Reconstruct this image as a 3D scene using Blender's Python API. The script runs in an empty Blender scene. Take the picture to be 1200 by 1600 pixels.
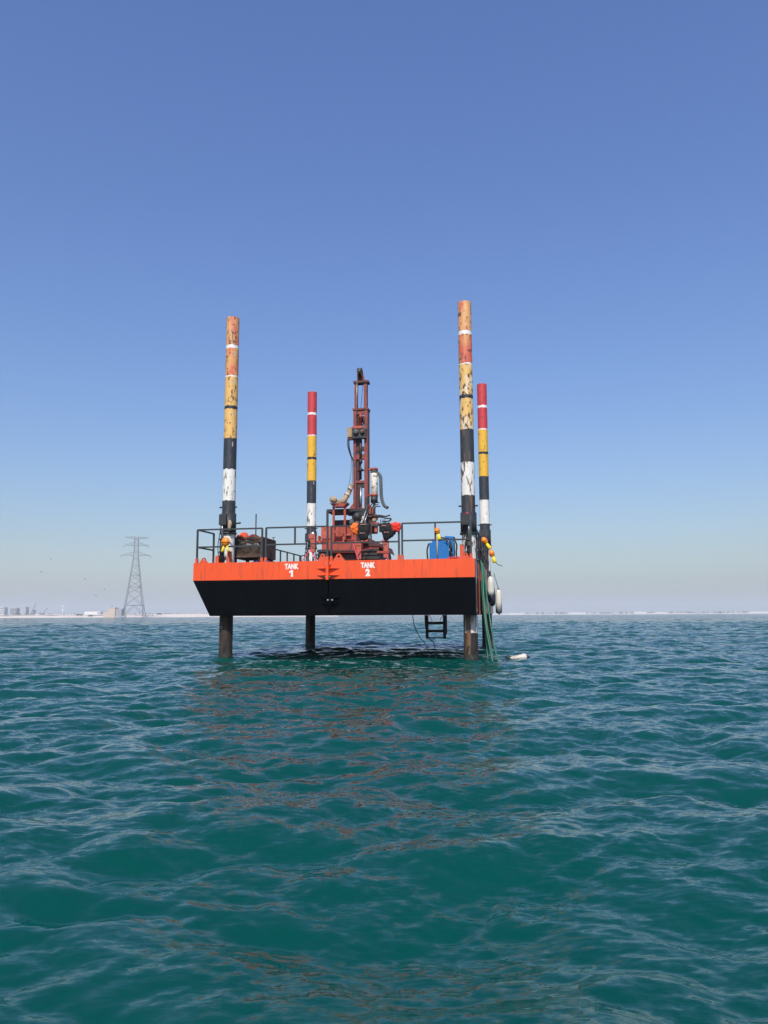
import bpy, math, random
import numpy as np
from mathutils import Vector, Matrix
random.seed(7)
R = math.radians
sc = bpy.context.scene
C = sc.collection

# ------------------------------------------------------------------ camera
EYE = 1.42
cam_d = bpy.data.cameras.new('camera')
cam = bpy.data.objects.new('camera', cam_d)
C.objects.link(cam)
cam_d.sensor_fit = 'VERTICAL'
cam_d.sensor_height = 36.0
cam_d.lens = 1202.0 / 1600.0 * 36.0
cam_d.clip_start = 0.05
cam_d.clip_end = 30000
cam.matrix_world = (Matrix.Translation((0, 0, EYE)) @ Matrix.Rotation(R(90 + 7.63), 4, 'X')
                    @ Matrix.Rotation(-0.0046, 4, 'Z'))
sc.camera = cam

# ------------------------------------------------------------------ sky, sun, exposure
SUN_EL, SUN_AZ = R(48), R(187)      # azimuth clockwise from +Y (the view direction)
w = bpy.data.worlds.new('World')
sc.world = w
w.use_nodes = True
wn = w.node_tree.nodes
wl = w.node_tree.links
sky = wn.new('ShaderNodeTexSky')
sky.sky_type = 'NISHITA'
sky.sun_disc = False
sky.sun_elevation = SUN_EL
sky.sun_rotation = SUN_AZ
sky.altitude = 0
sky.air_density = 1.5
sky.dust_density = 1.7
sky.ozone_density = 10.0
wn['Background'].inputs['Strength'].default_value = 0.15
gam = wn.new('ShaderNodeGamma')          # even camera response over the whole sky
gam.inputs['Gamma'].default_value = 0.87
hsv = wn.new('ShaderNodeHueSaturation')
hsv.inputs['Hue'].default_value = 0.5165
hsv.inputs['Saturation'].default_value = 1.10
wl.new(sky.outputs[0], hsv.inputs['Color'])
wl.new(hsv.outputs[0], gam.inputs['Color'])
wl.new(gam.outputs[0], wn['Background'].inputs['Color'])
sun_d = bpy.data.lights.new('sun', 'SUN')
sun_d.energy = 3.6
sun_d.angle = R(0.6)
sun_d.color = (1.0, 0.95, 0.87)
sun = bpy.data.objects.new('sun', sun_d)
C.objects.link(sun)
sdir = Vector((math.sin(SUN_AZ) * math.cos(SUN_EL), math.cos(SUN_AZ) * math.cos(SUN_EL), math.sin(SUN_EL)))
sun.rotation_euler = sdir.to_track_quat('Z', 'Y').to_euler()
sun.location = sdir * 60
vs = sc.view_settings
vs.view_transform = 'Standard'
vs.look = 'None'
vs.exposure = 0.25
vs.gamma = 1.0
vs.use_curve_mapping = False
sc.render.engine = 'CYCLES'
sc.cycles.use_denoising = True
sc.cycles.max_bounces = 8
sc.cycles.volume_bounces = 2
sc.cycles.sample_clamp_indirect = 6

# ------------------------------------------------------------------ materials
def mat(name, col, rough=0.6, metal=0.0, var=0.12, scale=3.0, stretch=(1, 1, 1),
        wear=None, wear_amt=0.0, wear_scale=6.0, wear_stretch=(1, 1, 1), patch=None, patch_amt=0.5,
        patch_scale=1.2, patch_stretch=(1, 1, 1), bump=0.0, spec=0.5, emit=0.0, soft=0.06):
    m = bpy.data.materials.new(name)
    m.use_nodes = True
    n, l = m.node_tree.nodes, m.node_tree.links
    b = n['Principled BSDF']
    tc = n.new('ShaderNodeTexCoord')
    info = n.new('ShaderNodeObjectInfo')
    mul = n.new('ShaderNodeMath'); mul.operation = 'MULTIPLY'; mul.inputs[1].default_value = 40
    l.new(info.outputs['Random'], mul.inputs[0])
    def noise(sc_, st, det=5.0):
        mp = n.new('ShaderNodeMapping')
        mp.inputs['Scale'].default_value = st
        l.new(tc.outputs['Object'], mp.inputs['Vector'])
        t = n.new('ShaderNodeTexNoise')
        t.noise_dimensions = '4D'
        t.inputs['Scale'].default_value = sc_
        t.inputs['Detail'].default_value = det
        t.inputs['Roughness'].default_value = 0.6
        l.new(mp.outputs[0], t.inputs['Vector'])
        l.new(mul.outputs[0], t.inputs['W'])
        return t
    def ramp(src, lo, hi):
        r = n.new('ShaderNodeMapRange')
        r.inputs['From Min'].default_value = lo
        r.inputs['From Max'].default_value = hi
        l.new(src, r.inputs['Value'])
        return r.outputs['Result']
    def mix(fac, a, bcol):
        x = n.new('ShaderNodeMix'); x.data_type = 'RGBA'
        l.new(fac, x.inputs['Factor'])
        if isinstance(a, tuple): x.inputs[6].default_value = (*a, 1)
        else: l.new(a, x.inputs[6])
        if isinstance(bcol, tuple): x.inputs[7].default_value = (*bcol, 1)
        else: l.new(bcol, x.inputs[7])
        return x.outputs[2]
    t = noise(scale, stretch)
    lo = tuple(c * (1 - var) for c in col); hi = tuple(min(1, c * (1 + var)) for c in col)
    cur = mix(ramp(t.outputs['Fac'], 0.3, 0.7), lo, hi)
    if patch is not None:
        t2 = noise(patch_scale, patch_stretch, 6)
        c0 = 0.5 + (0.5 - patch_amt) * 0.5
        cur = mix(ramp(t2.outputs['Fac'], c0 - 0.07, c0 + 0.07), cur, patch)
    if wear is not None:
        t3 = noise(wear_scale, wear_stretch, 8)
        c0 = 0.5 + (0.5 - wear_amt) * 0.5
        cur = mix(ramp(t3.outputs['Fac'], c0 - soft * 0.5, c0 + soft * 0.5), cur, wear)
    l.new(cur, b.inputs['Base Color'])
    b.inputs['Roughness'].default_value = rough
    b.inputs['Metallic'].default_value = metal
    b.inputs['Specular IOR Level'].default_value = spec
    if bump > 0:
        bp = n.new('ShaderNodeBump'); bp.inputs['Strength'].default_value = bump
        bp.inputs['Distance'].default_value = 0.02
        t4 = noise(scale * 4, stretch, 6)
        l.new(t4.outputs['Fac'], bp.inputs['Height'])
        l.new(bp.outputs[0], b.inputs['Normal'])
    return m

RUST = (0.10, 0.042, 0.02)
M = {}
M['orange'] = mat('orange_hull_paint', (0.84, 0.084, 0.011), 0.5, bump=0.12, var=0.07, scale=1.6, stretch=(1, 1, 0.35),
                  wear=(0.40, 0.06, 0.025), wear_amt=0.25, wear_scale=5, wear_stretch=(2.2, 2.2, 0.22), soft=0.22)
M['orange2'] = mat('orange_steel_paint', (0.66, 0.085, 0.028), 0.55, wear=RUST, wear_amt=0.2, wear_scale=9)
M['black'] = mat('black_hull_paint', (0.0012, 0.0018, 0.003), 0.6, var=0.25, scale=1.1,
                 wear=(0.003, 0.0045, 0.006), wear_amt=0.25, wear_scale=2.2, wear_stretch=(1.5, 1.5, 0.25), soft=0.3, spec=0.04)
M['grey'] = mat('grey_side', (0.16, 0.15, 0.145), 0.6, var=0.25, wear=(0.09, 0.05, 0.035), wear_amt=0.35, wear_scale=4,
                wear_stretch=(1, 1, 0.3))  # mottled grey for the right end faces, plates and stiffeners
M['deck'] = mat('deck_steel', (0.12, 0.07, 0.05), 0.8, var=0.3, scale=2)
M['rail'] = mat('dark_grey_rail_paint', (0.035, 0.038, 0.04), 0.5, var=0.25, wear=(0.07, 0.05, 0.04), wear_amt=0.2, wear_scale=10)
M['sleeve'] = mat('black_jack_paint', (0.024, 0.026, 0.03), 0.55, var=0.3, wear=(0.08, 0.055, 0.04), wear_amt=0.28, wear_scale=6,
                  wear_stretch=(1, 1, 0.4))
M['red_new'] = mat('red_leg_paint', (0.58, 0.045, 0.05), 0.5, var=0.08, wear=(0.16, 0.05, 0.04), wear_amt=0.29, wear_scale=10, wear_stretch=(1, 1, .4))
M['yel_new'] = mat('yellow_leg_paint', (0.80, 0.44, 0.035), 0.5, var=0.06, wear=(0.16, 0.08, 0.03), wear_amt=0.27, wear_scale=10, wear_stretch=(1, 1, .5))
M['red_old'] = mat('faded_red_over_yellow_paint', (0.66, 0.13, 0.075), 0.55, var=0.12, patch=(0.72, 0.36, 0.12), patch_amt=0.48,
                   patch_scale=2.6, patch_stretch=(1.6, 1.6, 0.4), wear=(0.12, 0.055, 0.035), wear_amt=0.34, wear_scale=11, wear_stretch=(1, 1, .6))
M['red_pale'] = mat('faded_peach_leg_paint', (0.74, 0.37, 0.15), 0.55, var=0.12, patch=(0.66, 0.15, 0.085), patch_amt=0.42,
                    patch_scale=2.6, patch_stretch=(1.6, 1.6, 0.4), wear=(0.12, 0.055, 0.035), wear_amt=0.36, wear_scale=11, wear_stretch=(1, 1, .6))
M['yel_old'] = mat('faded_yellow_leg_paint', (0.78, 0.45, 0.13), 0.55, var=0.08, wear=(0.13, 0.07, 0.035), wear_amt=0.33, wear_scale=12, wear_stretch=(1, 1, .5))
M['yel_worn'] = mat('peeling_yellow_leg_paint', (0.78, 0.47, 0.14), 0.55, var=0.1, patch=(0.75, 0.70, 0.62), patch_amt=0.40, patch_scale=2.4,
                    patch_stretch=(1.3, 1.3, .6), wear=(0.10, 0.055, 0.035), wear_amt=0.38, wear_scale=9, wear_stretch=(1.2, 1.2, .6))
M['white_leg'] = mat('white_leg_paint', (0.80, 0.77, 0.70), 0.55, var=0.06, wear=(0.10, 0.07, 0.05), wear_amt=0.33, wear_scale=9,
                     wear_stretch=(1.6, 1.6, 0.35))
M['white_worn'] = mat('peeling_white_leg_paint', (0.78, 0.74, 0.67), 0.55, var=0.08, wear=(0.14, 0.075, 0.045), wear_amt=0.42, wear_scale=8,
                      wear_stretch=(1.6, 1.6, 0.35))
M['white_rust'] = mat('rust_streaked_white_leg_paint', (0.66, 0.62, 0.55), 0.6, var=0.15, patch=(0.15, 0.08, 0.045), patch_amt=0.62, patch_scale=3.0,
                      patch_stretch=(1.5, 1.5, .10), wear=(0.06, 0.035, 0.025), wear_amt=0.36, wear_scale=9, wear_stretch=(1.6, 1.6, .35))
M['black_leg'] = mat('black_leg_paint', (0.030, 0.036, 0.045), 0.5, var=0.2, wear=(0.13, 0.07, 0.045), wear_amt=0.30, wear_scale=8,
                     wear_stretch=(1.6, 1.6, 0.35))
M['black_worn'] = mat('worn_black_leg_paint', (0.032, 0.035, 0.04), 0.6, var=0.25, wear=(0.16, 0.085, 0.05), wear_amt=0.33, wear_scale=5,
                      wear_stretch=(2.0, 2.0, 0.25))
M['splash'] = mat('fouled_leg_steel', (0.016, 0.014, 0.014), 0.85, var=0.5, scale=8, patch=(0.085, 0.048, 0.028), patch_amt=0.5, patch_scale=3, patch_stretch=(1.6, 1.6, .2),
                  wear=(0.42, 0.40, 0.36), wear_amt=0.17, wear_scale=6, wear_stretch=(1.8, 1.8, .5), bump=0.5)
M['splash_worn'] = mat('rust_streaked_leg_steel', (0.020, 0.017, 0.016), 0.8, var=0.5, scale=8, patch=(0.17, 0.085, 0.045), patch_amt=0.54, patch_scale=3.0, patch_stretch=(1.5, 1.5, .12),
                       wear=(0.014, 0.012, 0.010), wear_amt=0.44, wear_scale=8, wear_stretch=(1.3, 1.3, .5), bump=0.6)
M['growth'] = mat('weed_and_barnacle_crust', (0.020, 0.022, 0.014), 0.7, var=0.6, scale=14, wear=(0.10, 0.085, 0.06), wear_amt=0.3, wear_scale=16, bump=0.8)
M['band_w'] = mat('white_band_paint', (0.82, 0.80, 0.76), 0.5, var=0.05, wear=(0.4, 0.3, 0.22), wear_amt=0.18, wear_scale=9)
M['band_k'] = mat('black_band_paint', (0.02, 0.024, 0.03), 0.5)
M['rig'] = mat('rig_red_oxide_paint', (0.37, 0.060, 0.034), 0.55, var=0.18, scale=5, wear=(0.10, 0.045, 0.035), wear_amt=0.32, wear_scale=7,
               wear_stretch=(1, 1, .6))
M['rig_pale'] = mat('rig_sunfaded_red_paint', (0.46, 0.095, 0.06), 0.6, var=0.15, scale=5, wear=(0.14, 0.06, 0.045), wear_amt=0.3, wear_scale=7)
M['mast'] = mat('mast_rust_red_paint', (0.25, 0.048, 0.034), 0.6, var=0.25, scale=6, wear=(0.09, 0.04, 0.03), wear_amt=0.38, wear_scale=8, wear_stretch=(1, 1, .4))
M['rig_dark'] = mat('rig_dark_maroon_paint', (0.085, 0.022, 0.022), 0.6, var=0.3, scale=5)
M['machine'] = mat('greasy_black_machinery', (0.028, 0.026, 0.026), 0.5, var=0.5, scale=8, wear=(0.09, 0.06, 0.045), wear_amt=0.3, wear_scale=9)
M['rubber'] = mat('black_rubber', (0.018, 0.018, 0.019), 0.65, var=0.3, scale=6, wear=(0.05, 0.045, 0.04), wear_amt=0.3, wear_scale=6)
M['steel'] = mat('bright_steel', (0.45, 0.45, 0.44), 0.35, metal=0.85, var=0.15, scale=8)
M['galv'] = mat('galvanised_steel', (0.42, 0.43, 0.43), 0.5, metal=0.5, var=0.15)
M['cream'] = mat('chipped_cream_paint', (0.66, 0.58, 0.48), 0.6, var=0.12, wear=(0.12, 0.09, 0.07), wear_amt=0.36, wear_scale=7, wear_stretch=(1, 1, 1.5))
M['tan'] = mat('tan_wrapped_hose', (0.38, 0.26, 0.15), 0.8, var=0.25, scale=12)
M['hose_grey'] = mat('grey_ribbed_hose', (0.085, 0.09, 0.088), 0.7, var=0.2, scale=20)
M['rusty'] = mat('rusty_basket_steel', (0.13, 0.075, 0.05), 0.85, var=0.4, scale=5, wear=(0.035, 0.026, 0.022), wear_amt=0.4, wear_scale=4, bump=0.3)
M['tarp'] = mat('crumpled_dark_plastic', (0.03, 0.032, 0.034), 0.3, var=0.5, scale=7, wear=(0.55, 0.56, 0.55), wear_amt=0.42, wear_scale=6,
                wear_stretch=(.6, 1, 1.6), bump=0.8)  # pale streaks are highlights of the crumpled plastic, put into the colour
M['fabric_o'] = mat('orange_red_fabric', (0.80, 0.10, 0.035), 0.8, var=0.2, scale=6)
M['fabric_m'] = mat('maroon_fabric', (0.16, 0.03, 0.03), 0.8, var=0.3, scale=6)
M['vest_k'] = mat('black_jacket_cloth', (0.010, 0.010, 0.012), 0.85, var=0.3, scale=9)
M['vest_o'] = mat('orange_jacket_cloth', (0.86, 0.16, 0.02), 0.8, var=0.15, scale=9)
M['vest_r'] = mat('red_jacket_cloth', (0.80, 0.035, 0.02), 0.75, var=0.15, scale=9)
M['trim'] = mat('faded_pink_reflective_tape', (0.55, 0.22, 0.17), 0.5)
M['amber'] = mat('amber_lens_plastic', (0.90, 0.24, 0.006), 0.25, var=0.12, scale=14)
M['yellow'] = mat('yellow_lamp_plastic', (0.90, 0.66, 0.02), 0.45, var=0.06)
M['blue'] = mat('blue_machine_paint', (0.010, 0.155, 0.44), 0.45, var=0.07, wear=(0.05, 0.08, 0.12), wear_amt=0.16, wear_scale=6)
M['maroon'] = mat('maroon_cylinder_paint', (0.15, 0.035, 0.04), 0.5, var=0.2, wear=(0.3, 0.18, 0.16), wear_amt=0.16, wear_scale=9)
M['fender'] = mat('white_fender_vinyl', (0.66, 0.62, 0.55), 0.45, var=0.08, scale=4, patch=(0.50, 0.40, 0.29), patch_amt=0.28, patch_scale=2.2,
                  patch_stretch=(1.5, 1.5, .6))
M['fender_k'] = mat('dark_blue_fender_tip', (0.012, 0.014, 0.028), 0.45)
M['hose_g'] = mat('green_hose', (0.012, 0.125, 0.07), 0.4, var=0.15, scale=3)
M['hose_g2'] = mat('dark_green_hose', (0.02, 0.105, 0.06), 0.45, var=0.2, scale=3)
M['ladder'] = mat('black_ladder_paint', (0.007, 0.006, 0.006), 0.6, var=0.3, wear=(0.03, 0.02, 0.015), wear_amt=0.3, wear_scale=8, spec=0.2)
M['rope'] = mat('dark_rope', (0.03, 0.035, 0.03), 0.9)
M['strap'] = mat('pink_red_strap', (0.62, 0.05, 0.09), 0.7, var=0.15)
M['wood'] = mat('weathered_wood', (0.42, 0.31, 0.2), 0.85, var=0.25, scale=8, stretch=(1, 1, .2))
M['letter'] = mat('white_lettering_paint', (0.80, 0.78, 0.72), 0.6, var=0.08, wear=(0.7, 0.16, 0.06), wear_amt=0.26, wear_scale=16)
M['red_label'] = mat('red_round_label', (0.6, 0.02, 0.05), 0.5)
M['pylon'] = mat('galvanised_pylon_steel', (0.21, 0.21, 0.215), 0.6, var=0.1)
M['sand'] = mat('pale_sand', (0.78, 0.66, 0.55), 0.95, var=0.10, scale=0.03, wear=(0.6, 0.5, 0.42), wear_amt=0.35, wear_scale=0.05, wear_stretch=(1, 1, 4), soft=0.2)
M['rock'] = mat('grey_revetment_rock', (0.24, 0.23, 0.22), 0.9, var=0.35, scale=0.6)
M['beige_wall'] = mat('beige_rendered_wall', (0.66, 0.50, 0.40), 0.8, var=0.06, scale=0.3)
M['grey_wall'] = mat('grey_concrete_wall', (0.34, 0.34, 0.36), 0.8, var=0.1, scale=0.3)
M['white_wall'] = mat('white_rendered_wall', (0.62, 0.61, 0.60), 0.7, var=0.05, scale=0.2)
M['dark_glass'] = mat('dark_window_glass', (0.05, 0.06, 0.075), 0.2)
M['far_green'] = mat('dusty_green_scrub', (0.09, 0.10, 0.065), 0.95, var=0.3, scale=0.2)
M['far_dark'] = mat('dark_vehicle_paint', (0.05, 0.05, 0.055), 0.5)
M['bird'] = mat('grey_bird_feather', (0.10, 0.10, 0.11), 0.8)

# ------------------------------------------------------------------ mesh builder
BY, BO = 0.18115, (2.727, 24.641)      # barge frame: yaw and the near right leg's foot
EX = (math.cos(BY), -math.sin(BY)); EY = (math.sin(BY), math.cos(BY))
def bw(x, y, z):                        # barge frame -> world
    return Vector((BO[0] + EX[0] * x + EY[0] * y, BO[1] + EX[1] * x + EY[1] * y, z))
BASE = {}

class MB:
    def __init__(s):
        s.v, s.f, s.m, s.sm = [], [], [], []
    def add(s, vs_, fs, mi=0, smooth=False):
        o = len(s.v)
        s.v += [tuple(p) for p in vs_]
        for f in fs:
            s.f.append([i + o for i in f]); s.m.append(mi); s.sm.append(smooth)
        return s
    def box(s, x0, x1, y0, y1, z0, z1, mi=0):
        return s.add([(x, y, z) for z in (z0, z1) for y in (y0, y1) for x in (x0, x1)],
                     [(0, 2, 3, 1), (4, 5, 7, 6), (0, 1, 5, 4), (2, 6, 7, 3), (0, 4, 6, 2), (1, 3, 7, 5)], mi)
    def obox(s, a, b, wx, wy, mi=0, up=(0, 0, 1)):   # bar of rectangular section from a to b
        a, b = Vector(a), Vector(b); d = (b - a).normalized()
        u = d.cross(Vector(up))
        if u.length < 1e-4: u = d.cross(Vector((0, 1, 0)))
        u.normalize(); t = u.cross(d)
        vs_ = [p + u * (sx * wx / 2) + t * (sy * wy / 2) for p in (a, b) for sx, sy in ((-1, -1), (1, -1), (1, 1), (-1, 1))]
        return s.add(vs_, [(3, 2, 1, 0), (4, 5, 6, 7), (0, 1, 5, 4), (1, 2, 6, 5), (2, 3, 7, 6), (3, 0, 4, 7)], mi)
    def tube(s, pts, r, n=8, mi=0, caps=True):
        pts = [Vector(p) for p in pts]
        rs = r if isinstance(r, (list, tuple)) else [r] * len(pts)
        vs_, fs = [], []
        ref = None
        for i, p in enumerate(pts):
            d = (pts[min(i + 1, len(pts) - 1)] - pts[max(i - 1, 0)])
            d = d.normalized() if d.length > 1e-9 else Vector((0, 0, 1))
            if ref is None: ref = Vector((1, 0, 0)) if abs(d.x) < 0.9 else Vector((0, 1, 0))
            u = (ref - d * ref.dot(d)).normalized(); ref = u
            t = d.cross(u)
            for k in range(n):
                a = 2 * math.pi * k / n
                vs_.append(p + (u * math.cos(a) + t * math.sin(a)) * rs[i])
        for i in range(len(pts) - 1):
            for k in range(n):
                k2 = (k + 1) % n
                fs.append((i * n + k, i * n + k2, (i + 1) * n + k2, (i + 1) * n + k))
        s.add(vs_, fs, mi, True)
        if caps:
            o = len(s.v) - len(vs_)
            s.f.append([o + k for k in range(n)][::-1]); s.m.append(mi); s.sm.append(False)
            s.f.append([o + (len(pts) - 1) * n + k for k in range(n)]); s.m.append(mi); s.sm.append(False)
        return s
    def loft(s, rows, n=16, mi=0, wob=0.0, seed=0, axis='z'):   # rows: (z, cx, cy, rx, ry)
        rnd = random.Random(seed); vs_, fs = [], []
        for z, cx, cy, rx, ry in rows:
            for k in range(n):
                a = 2 * math.pi * k / n
                q = 1 + wob * (rnd.random() - 0.5) * 2
                x, y = cx + math.cos(a) * rx * q, cy + math.sin(a) * ry * q
                vs_.append((x, y, z) if axis == 'z' else ((z, x, y) if axis == 'x' else (y, z, x)))
        m = len(rows)
        for i in range(m - 1):
            for k in range(n):
                k2 = (k + 1) % n
                fs.append((i * n + k, i * n + k2, (i + 1) * n + k2, (i + 1) * n + k))
        fs.append(tuple(range(n))[::-1]); fs.append(tuple((m - 1) * n + k for k in range(n)))
        return s.add(vs_, fs, mi, True)
    def prism(s, poly, y0, y1, mi=0):      # polygon in x,z extruded along y (counter-clockwise seen from -y)
        n = len(poly)
        vs_ = [(x, y0, z) for x, z in poly] + [(x, y1, z) for x, z in poly]
        fs = [tuple(range(n)), tuple(range(2 * n - 1, n - 1, -1))]
        fs += [(i, n + i, n + (i + 1) % n, (i + 1) % n) for i in range(n)]
        return s.add(vs_, fs, mi)
    def prismx(s, poly, x0, x1, mi=0):     # polygon in y,z extruded along x
        n = len(poly)
        vs_ = [(x0, y, z) for y, z in poly] + [(x1, y, z) for y, z in poly]
        fs = [tuple(range(n))[::-1], tuple(range(n, 2 * n))]
        fs += [(i, (i + 1) % n, n + (i + 1) % n, n + i) for i in range(n)]
        return s.add(vs_, fs, mi)
    def mesh(s, name, mats, base=(0, 0, 0)):
        me = bpy.data.meshes.new(name)
        me.from_pydata([(x - base[0], y - base[1], z - base[2]) for x, y, z in s.v], [], s.f)
        for m_ in (mats if isinstance(mats, (list, tuple)) else [mats]):
            me.materials.append(M[m_] if isinstance(m_, str) else m_)
        me.polygons.foreach_set('material_index', s.m)
        me.polygons.foreach_set('use_smooth', s.sm)
        me.update()
        return me
    def part(s, name, mats, parent):       # a part (or sub-part): coordinates as authored, parent's base removed
        base = BASE[parent.name]
        o = bpy.data.objects.new(name, s.mesh(name, mats, base))
        C.objects.link(o); o.parent = parent
        BASE[o.name] = base
        return o
    def one(s, name, mats, label, cat, base=(0, 0, 0), group=None, world=False):   # a thing that is one mesh
        o = bpy.data.objects.new(name, s.mesh(name, mats, base))
        C.objects.link(o); place(o, base, world)
        o['label'] = label; o['category'] = cat
        if group: o['group'] = group
        return o

def place(o, base, world):
    if world: o.location = base
    else:
        o.location = bw(*base); o.rotation_euler = (0, 0, -BY)
def thing(name, label, cat, base, group=None, world=False):
    o = bpy.data.objects.new(name, None)
    o.empty_display_size = 0.3
    C.objects.link(o); place(o, base, world)
    o['label'] = label; o['category'] = cat
    if group: o['group'] = group
    BASE[o.name] = base
    return o
def copy_tree(o, parent=None):
    c = o.copy(); C.objects.link(c)
    if parent is not None: c.parent = parent
    for ch in list(o.children): copy_tree(ch, c)
    return c
def curve_pts(ctrl, n=8):               # Catmull-Rom
    P = [Vector(p) for p in ctrl]; P = [P[0] * 2 - P[1]] + P + [P[-1] * 2 - P[-2]]
    out = []
    for i in range(1, len(P) - 2):
        for k in range(n):
            t = k / n; a, b, c, d = P[i - 1:i + 3]
            out.append(0.5 * ((2 * b) + (c - a) * t + (2 * a - 5 * b + 4 * c - d) * t * t + (3 * b - a - 3 * c + d) * t ** 3))
    out.append(P[-2]); return out
def text_mesh(txt, size, bold=0.0):
    cu = bpy.data.curves.new('lettering', 'FONT'); cu.body = txt; cu.size = size
    cu.align_x = 'CENTER'; cu.offset = bold; cu.extrude = 0.002; cu.resolution_u = 4
    o = bpy.data.objects.new('lettering', cu); C.objects.link(o)
    dg = bpy.context.evaluated_depsgraph_get()
    bpy.context.view_layer.update()
    dg = bpy.context.evaluated_depsgraph_get()
    me = bpy.data.meshes.new_from_object(o.evaluated_get(dg))
    bpy.data.objects.remove(o); bpy.data.curves.remove(cu)
    return me

# ------------------------------------------------------------------ sea
def wave_band(seed, tile, lam0, lam1, slope, peak_dirs, N=1024, spread=3.0):
    rng = np.random.default_rng(seed)
    k1 = np.fft.fftfreq(N, tile / N) * 2 * np.pi
    kx, ky = np.meshgrid(k1, k1, indexing='ij')
    k = np.hypot(kx, ky); k[0, 0] = 1
    lam = 2 * np.pi / k
    th = np.arctan2(ky, kx)
    D = 0.05 * np.ones_like(k)
    for d, wgt in peak_dirs: D += wgt * np.clip(np.cos(th - d), 0, 1) ** (2 * spread)
    win = np.exp(-(np.clip(np.log(lam0 / lam), 0, None) / 0.25) ** 2 - (np.clip(np.log(lam / lam1), 0, None) / 0.25) ** 2)
    A = k ** -2.0 * np.sqrt(D) * win
    A[0, 0] = 0
    H = A * (rng.normal(size=k.shape) + 1j * rng.normal(size=k.shape))
    h = np.fft.ifft2(H)
    g = np.fft.ifft2(1j * ky * H).real; g2 = np.fft.ifft2(1j * kx * H).real
    s = slope / math.sqrt((g ** 2).mean() + (g2 ** 2).mean())
    dx = np.fft.ifft2(-1j * kx / k * H).real; dy = np.fft.ifft2(-1j * ky / k * H).real
    return h.real * s, dx * s, dy * s
def sample(a, x, y, tile):
    N = a.shape[0]
    fx = (x / tile % 1) * N; fy = (y / tile % 1) * N
    i = np.floor(fx).astype(int); j = np.floor(fy).astype(int); u = fx - i; v = fy - j
    i %= N; j %= N; i2 = (i + 1) % N; j2 = (j + 1) % N
    return (a[i, j] * (1 - u) * (1 - v) + a[i2, j] * u * (1 - v) + a[i, j2] * (1 - u) * v + a[i2, j2] * u * v)

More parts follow.
